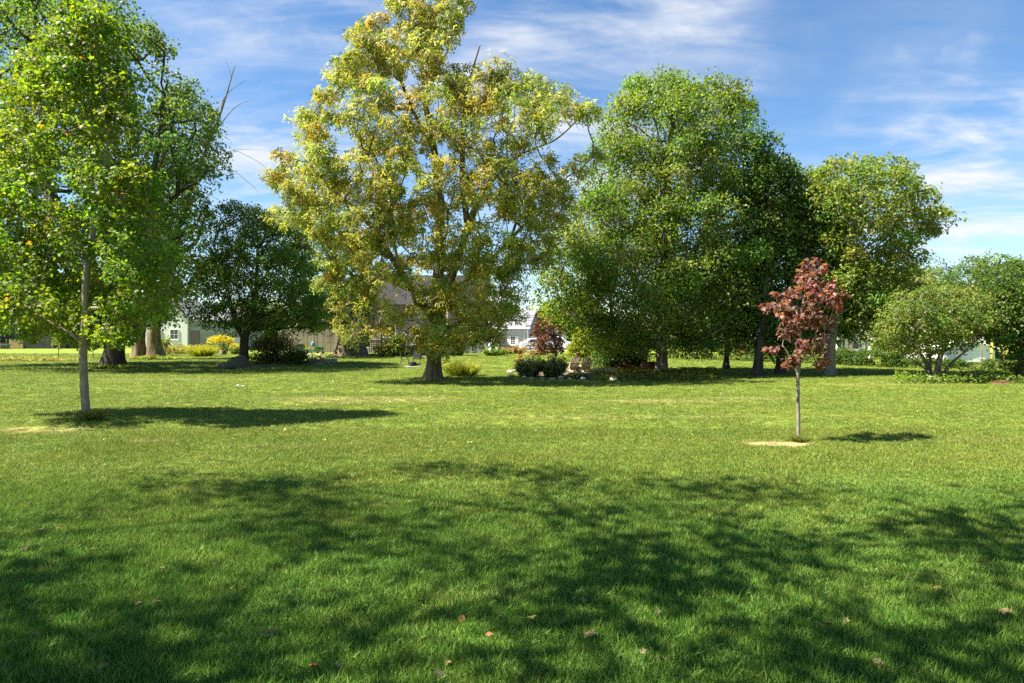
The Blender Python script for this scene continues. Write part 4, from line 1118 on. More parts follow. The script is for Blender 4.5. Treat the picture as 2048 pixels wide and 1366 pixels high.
for i, (px, py, L_, a) in enumerate(((1348, 744, .9, .2), (1356, 747, .8, -.5), (1343, 748, .6, 1.0), (1362, 742, .7, .4))):
    p = ground(px, py); dv = Vector((math.cos(a), math.sin(a), .12)) * L_ / 2; lb = MB(); lb.tube([-dv + Vector((0, 0, .1)), Vector((0, 0, .12)), dv + Vector((0, 0, .1))], [.10, .11, .09], 9)
    tag(lb.build('cut_log', BK_GREY, None, True, p), 'cut log lying behind the broad maple trunk', 'log', 'cut logs by the maple trunk')
p = ground(446, 710)
st_ = MB().lathe([(.34, -.1), (.30, .1), (.29, .42), (.27, .44)], 14); tag(st_.build('tree_stump', BK_WARM, None, True, p), 'sawn tree stump among the goldenrod and lilies', 'stump')

# ---- planter, mower, bin
p = ground(640, 727); s_ = p.y / F; o = thing('stone_planter', 'low rectangular stone block planter holding hostas', 'planter', p)
bmk = MB().box((0, 0, 0), (.38, .18, .16)).mesh('block')
for row in range(2):
    for i in range(5): link('block', bmk, STONE, o, (-.8 + .4 * i + (.1 if row else 0), 0, .08 + .165 * row))
    for sx in (-1, 1):
        for j in range(2):
            b = link('block', bmk, STONE, o, (sx * .92, .34 + .4 * j, .08 + .165 * row)); b.rotation_euler = (0, 0, R(90))
MB().box((0, .45, .13), (1.7, .75, .24)).build('soil', SOIL, o)
def mower():
    p = ground(626, 710); o = thing('riding_mower', 'green riding mower with yellow wheel rims in front of the board fence', 'lawn mower', p, R(0))
    GR = mat('mower_green', (.03, .20, .04), .4); YE = mat('mower_yellow', (.70, .42, .03), .45); TY = mat('tyre_rubber', (.02, .02, .02), .9)
    hood = MB().prism([(.25, .42), (.95, .42), (1.0, .55), (.92, .72), (.3, .78)], -.24, .24); hood.build('hood', GR, o)
    MB().prism([(-.75, .35), (.3, .35), (.3, .45), (-.35, .48), (-.75, .62)], -.36, .36).build('body', GR, o)
    MB().box((.0, 0, .24), (1.0, .95, .16)).build('mower_deck', mat('grey_shell', (.30, .30, .33), .5), o)
    MB().prism([(-.62, .62), (-.2, .60), (-.2, .68), (-.52, .72), (-.6, 1.08), (-.7, 1.06)], -.2, .2).build('seat', YE, o)
    sw = MB(); sw.tube([(.32, 0, .7), (.18, 0, .98)], .02, 6); sw.tube([(.18 + .06 * math.cos(t), .16 * math.sin(t), .98 + .12 * math.cos(t)) for t in [k * math.pi / 8 for k in range(17)]], .014, 5, False)
    sw.build('steering_wheel', BLACK, o)
    for x, r, w in ((-.55, .26, .2), (.72, .19, .14)):
        for sy in (-1, 1):
            y = sy * .42
            t = MB().lathe([(r * .55, -w / 2), (r * .92, -w / 2), (r, -w * .3), (r, w * .3), (r * .92, w / 2), (r * .55, w / 2)], 18, (x, y, r), 'Y').build('wheel', TY, o, True)
            MB().lathe([(r * .1, -w / 2 - .01), (r * .56, -w / 2 + .01), (r * .56, w / 2 - .01), (r * .1, w / 2 + .01)], 14, (x, y, r), 'Y').build('rim', YE, t)
    q = p + Vector((-.4, -.75, 0)); j = MB().lathe([(.13, 0), (.15, .02), (.15, .3), (.08, .38), (.05, .4), (.05, .45)], 12)
    tag(j.build('blue_jug', mat('blue_plastic', (.08, .35, .50), .5), None, True, p + Vector((-.02, 0, .80))), 'bright blue plastic jug set on the green mower', 'jug')
    q = ground(603, 709); b = thing('grey_bin', 'grey plastic garden bin with dark rounded lid beside the mower', 'bin', q)
    MB().add([(-.34, -.3, 0), (.34, -.3, 0), (.34, .3, 0), (-.34, .3, 0), (-.4, -.36, .8), (.4, -.36, .8), (.4, .36, .8), (-.4, .36, .8)],
             [(3, 2, 1, 0), (4, 5, 6, 7), (0, 1, 5, 4), (1, 2, 6, 5), (2, 3, 7, 6), (3, 0, 4, 7)]).build('tub', mat('grey_plastic', (.13, .15, .19), .6), b)
    MB().prism([(-.44, .8)] + [(.44 * math.cos(t), .8 + .2 * math.sin(t)) for t in [k * math.pi / 10 for k in range(10, -1, -1)]], -.4, .4).build('lid', BLACK, b)
mower()

# ---- propane tank, pole, wire, cars
p = ground(984, 709); s_ = p.y / F; o = thing('propane_tank', 'upright pale blue propane tank beside the brick wall', 'propane tank', p)
h = 26 * s_; r = 7.3 * s_
PB = mat('pale_blue_paint', (.42, .58, .64), .45)
MB().lathe([(r * .75, 0), (r * .75, .1), (r * .7, .12), (r * .95, .2), (r, .32), (r, h * .72), (r * .93, h * .82), (r * .7, h * .92), (r * .35, h * .97)], 24).build('tank', PB, o, True)
MB().lathe([(r * .38, h * .95), (r * .4, h * 1.06), (r * .3, h * 1.07)], 16).build('valve_collar', PB, o, True)
p = ground(896, 726)
o = thing('utility_pole', 'plain round wooden utility pole behind the yellowing tree', 'utility pole', p)
PW = mat('pole_wood', (.40, .31, .22), .85, noise=(6, (.28, .21, .15), .35, .65, (5, 5, .2)), bump=(10, .4, (5, 5, .2)))
MB().tube([(0, 0, -.2), (0, 0, 3.5), (0, 0, 7.2)], [.115, .105, .095], 14).build('pole', PW, o, True)
MB().bar((-.5, -.12, 6.6), (.5, -.12, 6.6), .09, .11).build('cross_arm', PW, o)
for sx in (-.4, .4): MB().lathe([(.03, 0), (.05, .03), (.035, .07), (.05, .1), (.02, .14)], 10, (sx, -.12, 6.66)).build('insulator', STEELW, o)
wp = [Vector((X(896, 50), 50, 4.4)), Vector((X(980, 54), 54, Z(634, 54))), Vector((X(1033, 56), 56, Z(635, 56))), Vector((X(1056, 57), 57, Z(634.5, 57))), Vector((X(1130, 58), 58, Z(634, 58))), Vector((X(1210, 58), 58, Z(628, 58)))]
wb = MB(); wb.tube(wp, .022, 5)
lp = []
for k in range(17):
    t = k / 16 * 2 * math.pi; lp.append(Vector((X(1046, 56.4) - .33 * math.cos(t) * (1 if math.cos(t) > 0 else 1.3), 56.4 - .02, Z(634.5, 56.4) + .17 * math.sin(t) * (1 if math.cos(t) > -.3 else .6))))
wb.tube(lp, .022, 5, False)
tag(wb.build('service_wire', BLACK, None), 'black overhead service wire with a coiled loop crossing before the grey house', 'wire')

def car(label, p, rz, paint, seed, tall=0.0):
    o = thing('parked_car', label, 'car', p, rz)
    T = tall
    side = [(-2.15, .35), (-2.2, .62), (-2.12, .86 + T * .3), (-1.75, .93 + T * .35), (-1.15, 1.36 + T), (-.2, 1.45 + T), (.45, 1.38 + T * .9), (1.15, .98 + T * .35), (1.95, .84 + T * .3), (2.18, .62), (2.15, .32), (1.72, .28), (-1.72, .28)]
    bm_ = MB(); n = len(side); vs = []
    for y, k in ((-.86, 0), (-.80, 1), (.80, 1), (.86, 0)):
        for (x, z) in side:
            tum = 0
            yy = y
            if z > 1.0: yy = y * (1 - .22 * (z - 1.0) / .45)
            vs.append((x * (1 if not k else 1.0), yy, z if not k else z + (.015 if z > .5 else -.01)))
    fs = [tuple(range(n - 1, -1, -1)), tuple(range(3 * n, 4 * n))]
    for r_ in range(3):
        fs += [(r_ * n + i, r_ * n + (i + 1) % n, (r_ + 1) * n + (i + 1) % n, (r_ + 1) * n + i) for i in range(n)]
    bm_.add(vs, fs).build('body', paint, o, False)
    for sy in (-1, 1):
        q = lambda x, z: (x, sy * (.865 * (1 - .22 * max(0, z - 1.0) / .45) + .004), z)
        za, zb = .97 + T * .35, 1.33 + T * .95
        for (a, b, c, d_) in ((-1.45, -.98, -.35, -.3), (-.22, -.22, .40, .93)):
            MB().add([q(a, za), q(d_, za), q(c, zb), q(b, zb)], [(0, 1, 2, 3)] if sy < 0 else [(3, 2, 1, 0)]).build('side_window', GLASS, o)
        for x in (-1.35, 1.35):
            w = MB().lathe([(.2, -.1), (.3, -.1), (.33, -.06), (.33, .06), (.3, .1), (.2, .1)], 18, (x, sy * .78, .33), 'Y').build('wheel', mat('tyre_rubber', (.02, .02, .02), .9), o, True)
            MB().lathe([(.03, -.105), (.2, -.1), (.2, .1), (.03, .105)], 14, (x, sy * .78, .33), 'Y').build('rim', STEELW, w)
        MB().box((2.13, sy * .62, .68), (.1, .3, .13)).build('headlight', STEELW, o)
        MB().box((-2.16, sy * .62, .75), (.07, .3, .13)).build('taillight', mat('tail_red', (.35, .02, .02), .3), o)
    zf = 1.36 + T * .9
    MB().add([(.52, -.60, zf), (.52, .60, zf), (1.12, .74, 1.02 + T * .35), (1.12, -.74, 1.02 + T * .35)], [(3, 2, 1, 0)]).build('windscreen', GLASS, o)
    return o
WP = mat('white_car_paint', (.78, .79, .80), .25, spec=.6)
p = Vector((X(1076, 82), 82, g(82))); car('white sedan parked in front of the grey house', p, R(8), WP, 1)
p = Vector((X(1118, 85), 85, g(85))); car('taller pale car parked behind the purple leaved tree', p, R(-12), mat('silver_car_paint', (.62, .63, .65), .3, spec=.6, metal=.2), 2, .22)

# gravel drive strip the cars stand on
dv = MB(); 
vs = [(X(1000, 79), 79, g(79) + .006), (X(1190, 79), 79, g(79) + .006), (X(1190, 86.5), 86.5, g(86.5) + .006), (X(1000, 86.5), 86.5, g(86.5) + .006)]
dvo = dv.add(vs, [(0, 1, 2, 3)]).build('gravel_drive', mat('gravel', (.40, .36, .31), .95, noise=(9, (.30, .27, .23), .4, .6), bump=(40, .5)), None); dvo['kind'] = 'structure'

# wire fence along the right boundary
for i in range(9):
    px = 1700 + i * 44; d = 47.5 - i * .9
    pb = MB().tube([(0, 0, -.1), (0, 0, 1.35)], .03, 7); tag(pb.build('fence_post', RUSTM, None, True, (X(px, d), d, g(d))), 'thin dark steel post in the boundary fence behind the hedge', 'post', 'steel posts of the boundary fence')

# fallen leaves on the foreground lawn
def fallen():
    rng = np.random.default_rng(91); spots = [(46, 1104), (112, 1139), (318, 1145), (182, 1107), (88, 1066), (122, 1063), (484, 1190), (281, 1213), (322, 1213), (202, 1350), (535, 1285), (551, 1276), (430, 984), (605, 957), (711, 962),
        (592, 1343), (617, 1345), (667, 1345), (898, 1333), (882, 1355), (971, 1281), (992, 1213), (998, 1243), (1046, 1245), (1063, 1243), (1130, 1250), (1167, 1213), (1149, 1205), (1187, 1283), (1315, 1232), (1327, 1130), (1411, 1133), (1640, 1038), (1548, 956),
        (1605, 1173), (1618, 1133), (1694, 1257), (1664, 1256), (1645, 1264), (1998, 1232), (1986, 1228), (1844, 1286), (1330, 1331), (1745, 1334), (1883, 1185), (1454, 1258), (1205, 1018), (1360, 1067), (80, 1275), (925, 1150), (930, 1246), (1505, 987), (850, 980), (1280, 1310), (1540, 960), (1857, 968)]
    cols = [(.22, .15, .09), (.14, .095, .06), (.27, .19, .10), (.26, .11, .05), (.08, .065, .05), (.42, .31, .10)]
    ms = {}
    for i, (px, py) in enumerate(spots):
        p = ground(px, py); c = cols[int(rng.integers(0, 6))] if py > 1000 else cols[3]
        big = (px, py) in ((1187, 1283), (1694, 1257), (1998, 1232))
        curl = rng.uniform(.1, .35)
        tv = T_MAPLE[0].copy(); tv[:, 2] += curl * np.abs(tv[:, 1]) ** 1.2 * rng.uniform(.6, 1.6) + .15 * (tv[:, 0] - .4) ** 2 * rng.uniform(-1, 2)
        S = np.array([rng.uniform(.05, .075) * (1.4 if big else 1)])
        a = rng.uniform(0, 6.283)
        me = leaf_mesh('fallen_leaf', np.zeros((1, 3)), np.array([[math.cos(a), math.sin(a), rng.uniform(-.3, .3)]]), np.array([[rng.normal(0, .3), rng.normal(0, .3), 1.]]), S, np.array([cols[2]]) if big else np.array([c]), (tv, T_MAPLE[1]))
        o = link('fallen_leaf', me, leaf_mat('dry_leaf', .15, .7, .2), None, p + Vector((0, 0, .035 if p.y < 8.5 else .03)))
        if big: tag(o, 'large pale tan maple leaf lying on the shaded grass', 'leaf', 'large fallen leaves on the lawn')
        else:
            nm = ('brown', 'dark brown', 'tan', 'rusty red', 'blackish', 'yellow')[cols.index(c)]
            tag(o, 'small dry %s leaf fallen on the grass' % nm, 'leaf', 'small %s fallen leaves on the lawn' % nm)
fallen()
def litter():
    rng = np.random.default_rng(17); n = 420
    a = rng.uniform(0, 6.283, n); rr = np.abs(rng.normal(0, 1, n))
    x = np.where(rng.random(n) < .55, -3.9 + np.cos(a) * rr * 5, rng.uniform(-16, 12, n)); y = np.where(rng.random(n) < .55, 31 + np.sin(a) * rr * 5, rng.uniform(12, 34, n))
    P = np.stack([x, y, np.array([g(b) for b in y]) + .035], 1)
    o = link('leaf_litter', leaf_mesh('leaf_litter', P, rng.standard_normal((n, 3)) * np.array((1, 1, .3)), rng.standard_normal((n, 3)) * .3 + np.array((0, 0, 1.)), rng.uniform(.05, .10, n), palette(rng, n, [(.46, .40, .10), (.40, .30, .12), (.30, .20, .10), (.50, .46, .22)], (4, 3, 2, 2)), T_QUAD), leaf_mat('dry_leaf', .15, .7, .2))
    tag(o, 'scattered small yellow fallen leaves on the middle lawn', 'leaf litter'); o['kind'] = 'stuff'
litter()

# ---------------------------------------------------------------- trees
# young maple, pale trunk, on the near lawn
tree('young_maple', 'young bright green maple with smooth pale trunk standing on the open lawn', 'tree', ground(173, 840),
     [(168, 760), (166, 690), (171, 640), (172, 560), (188, 450), (206, 340), (212, 220), (196, 100), (185, 10)],
     [.090, .086, .083, .080, .070, .062, .065, .05, .035, .02],
     [(-10, 140, 215), (60, 85, 245), (140, 30, 268), (230, -25, 295), (320, -60, 318), (400, -90, 340), (470, -110, 355), (540, -120, 380), (590, -110, 378), (630, -90, 340), (665, -20, 280), (690, 60, 240)],
     200, .52, 18, 18, .088, YOUNG, BK_PALE, 101, tpl=T_MAPLE, depth=.85, bias=.5, sep=.9, gap=-.22, sig=.19, droop=.25, up=.7, flare=.5, lump=.06,
     extra_chains=[([(163, 676), (120, 655), (75, 628), (30, 600)], [.055, .045, .035, .02])], rings=.05, lmat='leaf_young', nside=16, thick=.8)

# big dark maple behind it
tree('big_maple', 'huge old dark green maple with a thick blackish trunk', 'tree', ground(228, 737),
     [(229, 715), (232, 690), (238, 640), (236, 560), (215, 430), (200, 300), (190, 180), (185, 60)],
     [.62, .56, .55, .55, .5, .4, .3, .2, .1],
     [(-60, -120, 130), (0, -180, 260), (60, -200, 320), (110, -200, 370), (160, -200, 410), (210, -200, 430), (300, -200, 470), (370, -180, 440), (450, -170, 425), (520, -150, 410), (580, -140, 400), (640, -110, 385), (672, -60, 300)],
     300, 1.4, 20, 17, .20, (GREEN[0][:3] + DARK[0][:3], (2, 1, 3, 3, 3, 2)), BK_DARK, 102, depth=.75, bias=.45, sep=1.05, sig=.36, flare=.5, lump=.14,
     extra_chains=[([(236, 620), (280, 480), (310, 330), (330, 190)], [.34, .28, .18, .08]), ([(234, 600), (150, 470), (80, 330), (40, 200)], [.34, .28, .18, .08])])

# twin trunk with bare limbs
dT = depth_at(718)
tree('twin_trunk_maple', 'twin trunked maple with pale brown bark and bare dead limbs', 'tree', ground(278, 719),
     [(279, 700), (277, 680), (283, 640), (300, 560), (318, 440), (325, 330), (330, 220)],
     [.55, .48, .45, .42, .36, .28, .2, .1],
     [(150, 340, 400), (220, 300, 440), (300, 290, 470), (380, 280, 450), (470, 275, 420), (560, 270, 415), (620, 270, 410)],
     60, 1.3, 14, 14, .22, DARK, BK_WARM, 103, depth=.6, sig=.35, flare=.25, lump=.16,
     extra_chains=[([(312, 718, 0, 1), (308, 690), (312, 640), (350, 480), (400, 330), (440, 230), (470, 130)], [.62, .5, .42, .22, .14, .08, .02]),
                   ([(440, 230), (452, 190), (492, 160)], [.05, .035, .015]), ([(425, 270), (470, 215), (508, 200)], [.05, .035, .015]),
                   ([(400, 330), (470, 300), (555, 305)], [.07, .04, .015]), ([(470, 300), (510, 320), (545, 345)], [.04, .03, .012]),
                   ([(380, 390), (440, 330), (520, 385)], [.06, .04, .012]), ([(385, 380), (430, 395), (470, 430)], [.05, .03, .012]), ([(455, 180), (462, 150), (450, 120)], [.03, .02, .01])])

# dark round maple
tree('round_maple', 'dense round headed dark maple with a forked trunk behind two boulders', 'tree', ground(487, 731),
     [(488, 705), (489, 678), (500, 640), (512, 580), (515, 500)], [.34, .29, .28, .2, .15, .08],
     [(400, 450, 525), (425, 415, 565), (460, 392, 610), (510, 375, 645), (560, 372, 660), (610, 378, 668), (645, 395, 660), (668, 440, 620)],
     125, 1.05, 20, 20, .16, (GREEN[0][:3] + DARK[0][:3], (3, 2, 3, 2, 2, 2)), BK_DARK, 104, depth=.9, bias=.4, sep=1.0, sig=.28, flare=.3,
     extra_chains=[([(489, 682), (470, 640), (455, 580), (440, 510)], [.2, .16, .1, .05])])

# old leaning thick trunk
tree('old_willow_maple', 'massive old gnarled leaning trunk with dark crown beside the board fence', 'tree', ground(700, 712),
     [(702, 700), (700, 685), (690, 665), (680, 630), (670, 560), (668, 480)], [1.25, 1.2, 1.05, .6, .45, .3, .15],
     [(400, 590, 720), (450, 555, 745), (520, 545, 760), (580, 560, 770), (630, 570, 760), (662, 590, 735)],
     80, 1.5, 16, 14, .22, DARK, BK_WARM, 105, depth=.8, sig=.36, flare=.25, lump=.35,
     extra_chains=[([(712, 690), (728, 665), (742, 630), (750, 560)], [.75, .6, .4, .2])])

# the yellowing tree
tree('yellow_box_elder', 'tall open tree with yellowing leaves and a fluted grey trunk in mid lawn', 'tree', ground(865, 760),
     [(866, 745), (868, 720), (868, 690), (868, 660), (872, 600), (880, 500), (878, 400), (868, 300), (850, 200), (838, 90), (842, 10)],
     [.33, .31, .30, .31, .32, .28, .25, .21, .16, .11, .07, .03],
     [(-30, 790, 900), (5, 765, 960), (50, 725, 985), (85, 672, 1040), (130, 655, 1058), (175, 640, 1085), (195, 590, 1195), (240, 560, 1210), (300, 550, 1205), (345, 520, 1200), (400, 530, 1170), (450, 535, 1150), (490, 585, 1130), (530, 615, 1105), (570, 625, 1075), (610, 645, 1065), (645, 665, 1050), (675, 690, 1020), (712, 730, 975)],
     400, .70, 14, 11, .195, YELLOW, BK_WARM, 106, tpl=T_SPRAY, depth=.55, bias=.55, sep=.9, d_off=-2.0, gap=-.19, sig=.26, droop=.55, up=.35, flare=.45, lump=.22, lmat='leaf_dry',
     extra_chains=[([(874, 640), (915, 520), (945, 430), (975, 370), (1040, 310), (1110, 280), (1165, 230)], [.24, .20, .17, .14, .10, .07, .03]),
                   ([(935, 460), (925, 350), (925, 300), (930, 200), (960, 90)], [.15, .13, .12, .08, .03]),
                   ([(868, 640), (800, 540), (740, 450), (690, 400), (620, 350)], [.22, .18, .14, .1, .04]),
                   ([(868, 300), (825, 220), (790, 130), (770, 70)], [.12, .09, .05, .02]),
                   ([(850, 200), (880, 130), (920, 60)], [.09, .06, .02]),
                   ([(874, 610), (980, 520), (1060, 440), (1120, 410)], [.16, .12, .08, .03])], thick=.8)

# the big round maple on the right
tree('broad_maple', 'broad dense green maple with rough grey trunk behind the flower bed', 'tree', ground(1323, 748),
     [(1324, 720), (1323, 690), (1323, 640), (1328, 560), (1335, 450), (1335, 340), (1345, 250), (1350, 190)],
     [.33, .30, .29, .28, .27, .24, .2, .14, .07],
     [(142, 1275, 1450), (172, 1240, 1492), (205, 1222, 1510), (250, 1195, 1535), (290, 1175, 1548), (340, 1165, 1562), (390, 1160, 1570), (440, 1130, 1572), (490, 1075, 1570), (540, 1055, 1560), (590, 1050, 1550), (630, 1060, 1530), (665, 1120, 1510), (705, 1200, 1460)],
     235, 1.35, 30, 27, .145, (GREEN[0], GREEN[1]), BK_GREY, 107, depth=.8, bias=.38, sep=.92, sig=.30, flare=.35, lump=.12,
     extra_chains=[([(1324, 600), (1400, 480), (1440, 380)], [.2, .15, .06]), ([(1324, 620), (1240, 520), (1190, 430)], [.2, .15, .06]), ([(1326, 580), (1360, 420), (1400, 300)], [.18, .13, .05])])

# trees behind and to the right of the broad maple
tree('side_maple', 'dark shaded maple pressed against the broad maple', 'tree', ground(1515, 752),
     [(1517, 720), (1520, 690), (1530, 600), (1535, 480), (1540, 380)], [.27, .23, .21, .17, .12, .06],
     [(265, 1490, 1545), (320, 1475, 1590), (400, 1470, 1615), (480, 1470, 1640), (560, 1475, 1650), (630, 1470, 1645), (675, 1475, 1620), (708, 1490, 1580)],
     105, 1.2, 17, 17, .18, DARK, BK_DARK, 108, depth=.8, sig=.3, d_off=1.0)
tree('side_maple', 'dark trunked maple standing between the shaded maple and the pale trunk', 'tree', ground(1560, 748),
     [(1561, 715), (1565, 680), (1590, 580), (1610, 470)], [.24, .21, .2, .14, .07],
     [(330, 1560, 1640), (370, 1550, 1690), (430, 1555, 1715), (510, 1565, 1740), (590, 1565, 1770), (640, 1580, 1760), (680, 1610, 1730)],
     115, 1.15, 17, 19, .17, (GREEN[0] + OLIVE[0][:2], (5, 4, 3, .4, 3, 3)), BK_DARK, 109, depth=.8, sig=.3)
tree('olive_maple', 'open crowned maple turning olive yellow with a pale smooth trunk', 'tree', ground(1660, 751),
     [(1662, 720), (1663, 690), (1680, 600), (1700, 480), (1725, 380)], [.26, .21, .2, .16, .1, .05],
     [(306, 1680, 1790), (330, 1630, 1840), (370, 1600, 1860), (405, 1610, 1885), (435, 1640, 1915), (470, 1640, 1870), (530, 1640, 1860), (590, 1650, 1850), (640, 1680, 1830), (670, 1710, 1800)],
     130, .92, 15, 17, .165, (GREEN[0] + OLIVE[0], (2, 2, 2, .5, 3, 3, 2, .4)), BK_PALE, 110, depth=.8, bias=.45, sep=1.1, sig=.26,
     extra_chains=[([(1700, 520), (1770, 470), (1840, 445), (1900, 437)], [.1, .08, .05, .02])])
tree('front_maple', 'light green low crowned maple beside the broad maple trunk', 'tree', ground(1452, 738),
     [(1453, 715), (1455, 690), (1460, 620), (1465, 550)], [.2, .16, .15, .1, .05],
     [(485, 1440, 1500), (530, 1405, 1530), (590, 1395, 1540), (640, 1400, 1535), (680, 1425, 1510)],
     75, .95, 16, 20, .15, (GREEN[0] + OLIVE[0][:2], (5, 6, 2, .5, 2, 2)), BK_DARK, 111, depth=.9, sig=.26, d_off=-2.0)

# spreading multi stem tree
tree('spreading_shrub_tree', 'wide multi stemmed olive shrub tree with grey twiggy limbs', 'tree', ground(1872, 762),
     [(1875, 740), (1880, 715), (1895, 680), (1905, 640)], [.16, .13, .12, .08, .04],
     [(570, 1835, 1945), (592, 1795, 1980), (630, 1762, 2015), (660, 1755, 2010), (682, 1765, 1950), (712, 1785, 1890)],
     105, .75, 18, 18, .105, (SHRUB[0] + DARK[0][:2], (4, 3, 4, .6, 2, 2)), BK_GREY, 112, depth=.9, sig=.22, flare=.2,
     extra_chains=[([(1868, 760, .3, 1), (1850, 720), (1825, 690), (1800, 670)], [.1, .08, .06, .03]), ([(1876, 760, -.2, 1), (1900, 730), (1935, 700), (1970, 680)], [.1, .08, .06, .03]),
                   ([(1872, 760, .5, 1), (1860, 710), (1850, 660), (1850, 620)], [.09, .07, .05, .03]), ([(1866, 760, -.4, 1), (1840, 730), (1805, 705)], [.07, .05, .03])])
tree('boundary_tree', 'tall dark bushy tree closing the boundary beside the white garage', 'tree', ground(2045, 762),
     [(2046, 720), (2048, 660), (2050, 580)], [.2, .18, .14, .06],
     [(515, 2000, 2100), (540, 1965, 2140), (600, 1958, 2150), (650, 1965, 2160), (690, 2000, 2150), (752, 2020, 2120)],
     90, .95, 17, 18, .13, DARK, BK_DARK, 113, depth=.9, sig=.26)
tree('boundary_tree', 'bushy mid green tree between the olive maple and the spreading shrub', 'tree', (X(1782, 47), 47, g(47)),
     [(1776, 700), (1780, 640), (1785, 600)], [.18, .15, .12, .06],
     [(530, 1735, 1850), (560, 1705, 1880), (620, 1700, 1890), (660, 1730, 1870), (720, 1755, 1840)],
     75, 1.0, 16, 16, .155, SHRUB, BK_DARK, 114, depth=.8, sig=.28)
for i, (px, d, top, bot, wd, pal_, lab) in enumerate(((1905, 58, 515, 720, 230, DARK, 'hazy green tree rising behind the spreading shrub tree'), (1990, 60, 500, 720, 220, GREEN, 'yellow green topped tree behind the white garage'),
                                     (2085, 57, 495, 720, 220, OLIVE, 'lime topped tree beyond the dark boundary tree'), (1815, 62, 530, 720, 200, GREEN, 'green tree behind the gap by the olive maple'),
                                     (1090, 98, 606, 692, 74, LIME, 'yellow green tree rising behind the lower wing of the grey house'), (1015, 112, 612, 690, 90, SHRUB, 'distant olive tree behind the grey house roof'),
                                     (1150, 96, 585, 692, 110, GREEN, 'green tree behind the parked cars'), (925, 110, 600, 690, 110, GREEN, 'distant tree behind the brick wall'),
                                     (640, 105, 590, 690, 130, DARK, 'dark distant tree behind the board fence'), (530, 112, 600, 690, 110, GREEN, 'distant tree behind the pale sided house'),
                                     (130, 118, 560, 690, 130, GREEN, 'distant green tree beside the dark house'), (10, 125, 540, 690, 150, DARK, 'distant dark tree behind the dark house'),
                                     (1855, 56, 520, 725, 210, GREEN, 'green tree closing the gap above the spreading shrub tree'), (1950, 54, 528, 725, 190, DARK, 'dark leafy tree overtopping the white garage'), (1380, 75, 560, 690, 150, GREEN, 'green tree filling the gap behind the broad maple'), (1640, 72, 500, 690, 130, DARK, 'dark tree behind the garden shed'), (210, 112, 585, 690, 90, GREEN, 'distant green tree beside the white garage wing'))):
    h = bot - top
    tree('background_tree', lab, 'tree', (X(px, d), d, g(d)), [(px, bot - h * .1), (px + 2, bot - h * .5), (px, top + h * .2)], [.22, .2, .14, .05],
         [(top, px - wd * .18, px + wd * .18), (top + h * .2, px - wd * .38, px + wd * .38), (top + h * .5, px - wd * .5, px + wd * .5), (top + h * .8, px - wd * .45, px + wd * .45), (bot - h * .05, px - wd * .3, px + wd * .3)],
         50, 1.35 * d / 75, 15, 17, .25 * d / 75, pal_, BK_DARK, 200 + i, depth=.8, sig=.4 * d / 75, min_r=.025)

# purple leaved small tree
tree('purple_leaf_tree', 'small purple leaved tree in front of the parked cars', 'tree', ground(1112, 722),
     [(1112, 705), (1110, 680), (1105, 650)], [.10, .09, .07, .03],
     [(618, 1085, 1115), (640, 1070, 1130), (665, 1062, 1138), (690, 1062, 1135), (710, 1085, 1130)],
     46, .5, 13, 12, .13, (PURPLE[0] + OLIVE[0][:2], (5, 4, 3, 1.5, 1.0, 1.0)), BK_DARK, 130, depth=.9, sig=.18)

# red maple sapling on the near lawn
RED = ([(.200, .082, .062), (.150, .060, .052), (.29, .15, .07), (.31, .18, .14), (.24, .15, .055)], (5, 4, 2.5, 3, 1.2))
tree('red_maple', 'slender red leaved maple sapling on the open lawn', 'tree', ground(1596, 882),
     [(1597, 850), (1596, 800), (1596, 735), (1600, 690), (1602, 640), (1612, 580), (1630, 530)],
     [.034, .031, .030, .029, .025, .021, .016, .011, .006],
     [(508, 1622, 1650), (535, 1598, 1662), (562, 1578, 1672), (590, 1548, 1688), (610, 1508, 1695), (632, 1545, 1682), (655, 1560, 1665), (678, 1535, 1676), (695, 1518, 1680), (708, 1545, 1672), (732, 1575, 1655)],
     58, .13, 8, 6, .085, RED, BK_PALE, 131, tpl=T_MAPLE, depth=.85, bias=.55, sep=1.15, sig=.06, flat=.7, droop=.35, up=.75, flare=.35, lump=.04, lmat='leaf_red', min_r=.004,
     extra_chains=[([(1596, 738), (1580, 715), (1568, 695), (1555, 690)], [.016, .013, .01, .006]), ([(1597, 738), (1608, 715), (1625, 690)], [.014, .011, .006])],
     part_leaves=290, nside=12, thick=.7)

# thin saplings in the worn strip
for i, (px, py, top, lab, wd) in enumerate(((117, 716, 640, 'thin bare stemmed sapling in the worn strip', 34), (186, 717, 668, 'small leafy sapling next to the big dark trunk', 36), (331, 712, 672, 'spindly sapling in front of the white garage wing', 26))):
    tree('sapling', lab, 'tree', ground(px, py), [(px, py - 20), (px - 1, top + 15)], [.035, .03, .015],
         [(top, px - wd * .3, px + wd * .3), ((top + py) / 2 - 5, px - wd * .5, px + wd * .5), (py - 18, px - wd * .3, px + wd * .3)],
         12, .4, 8, 7, .14, SHRUB, BK_WARM, 140 + i, depth=.9, sig=.2, min_r=.008, nside=8)

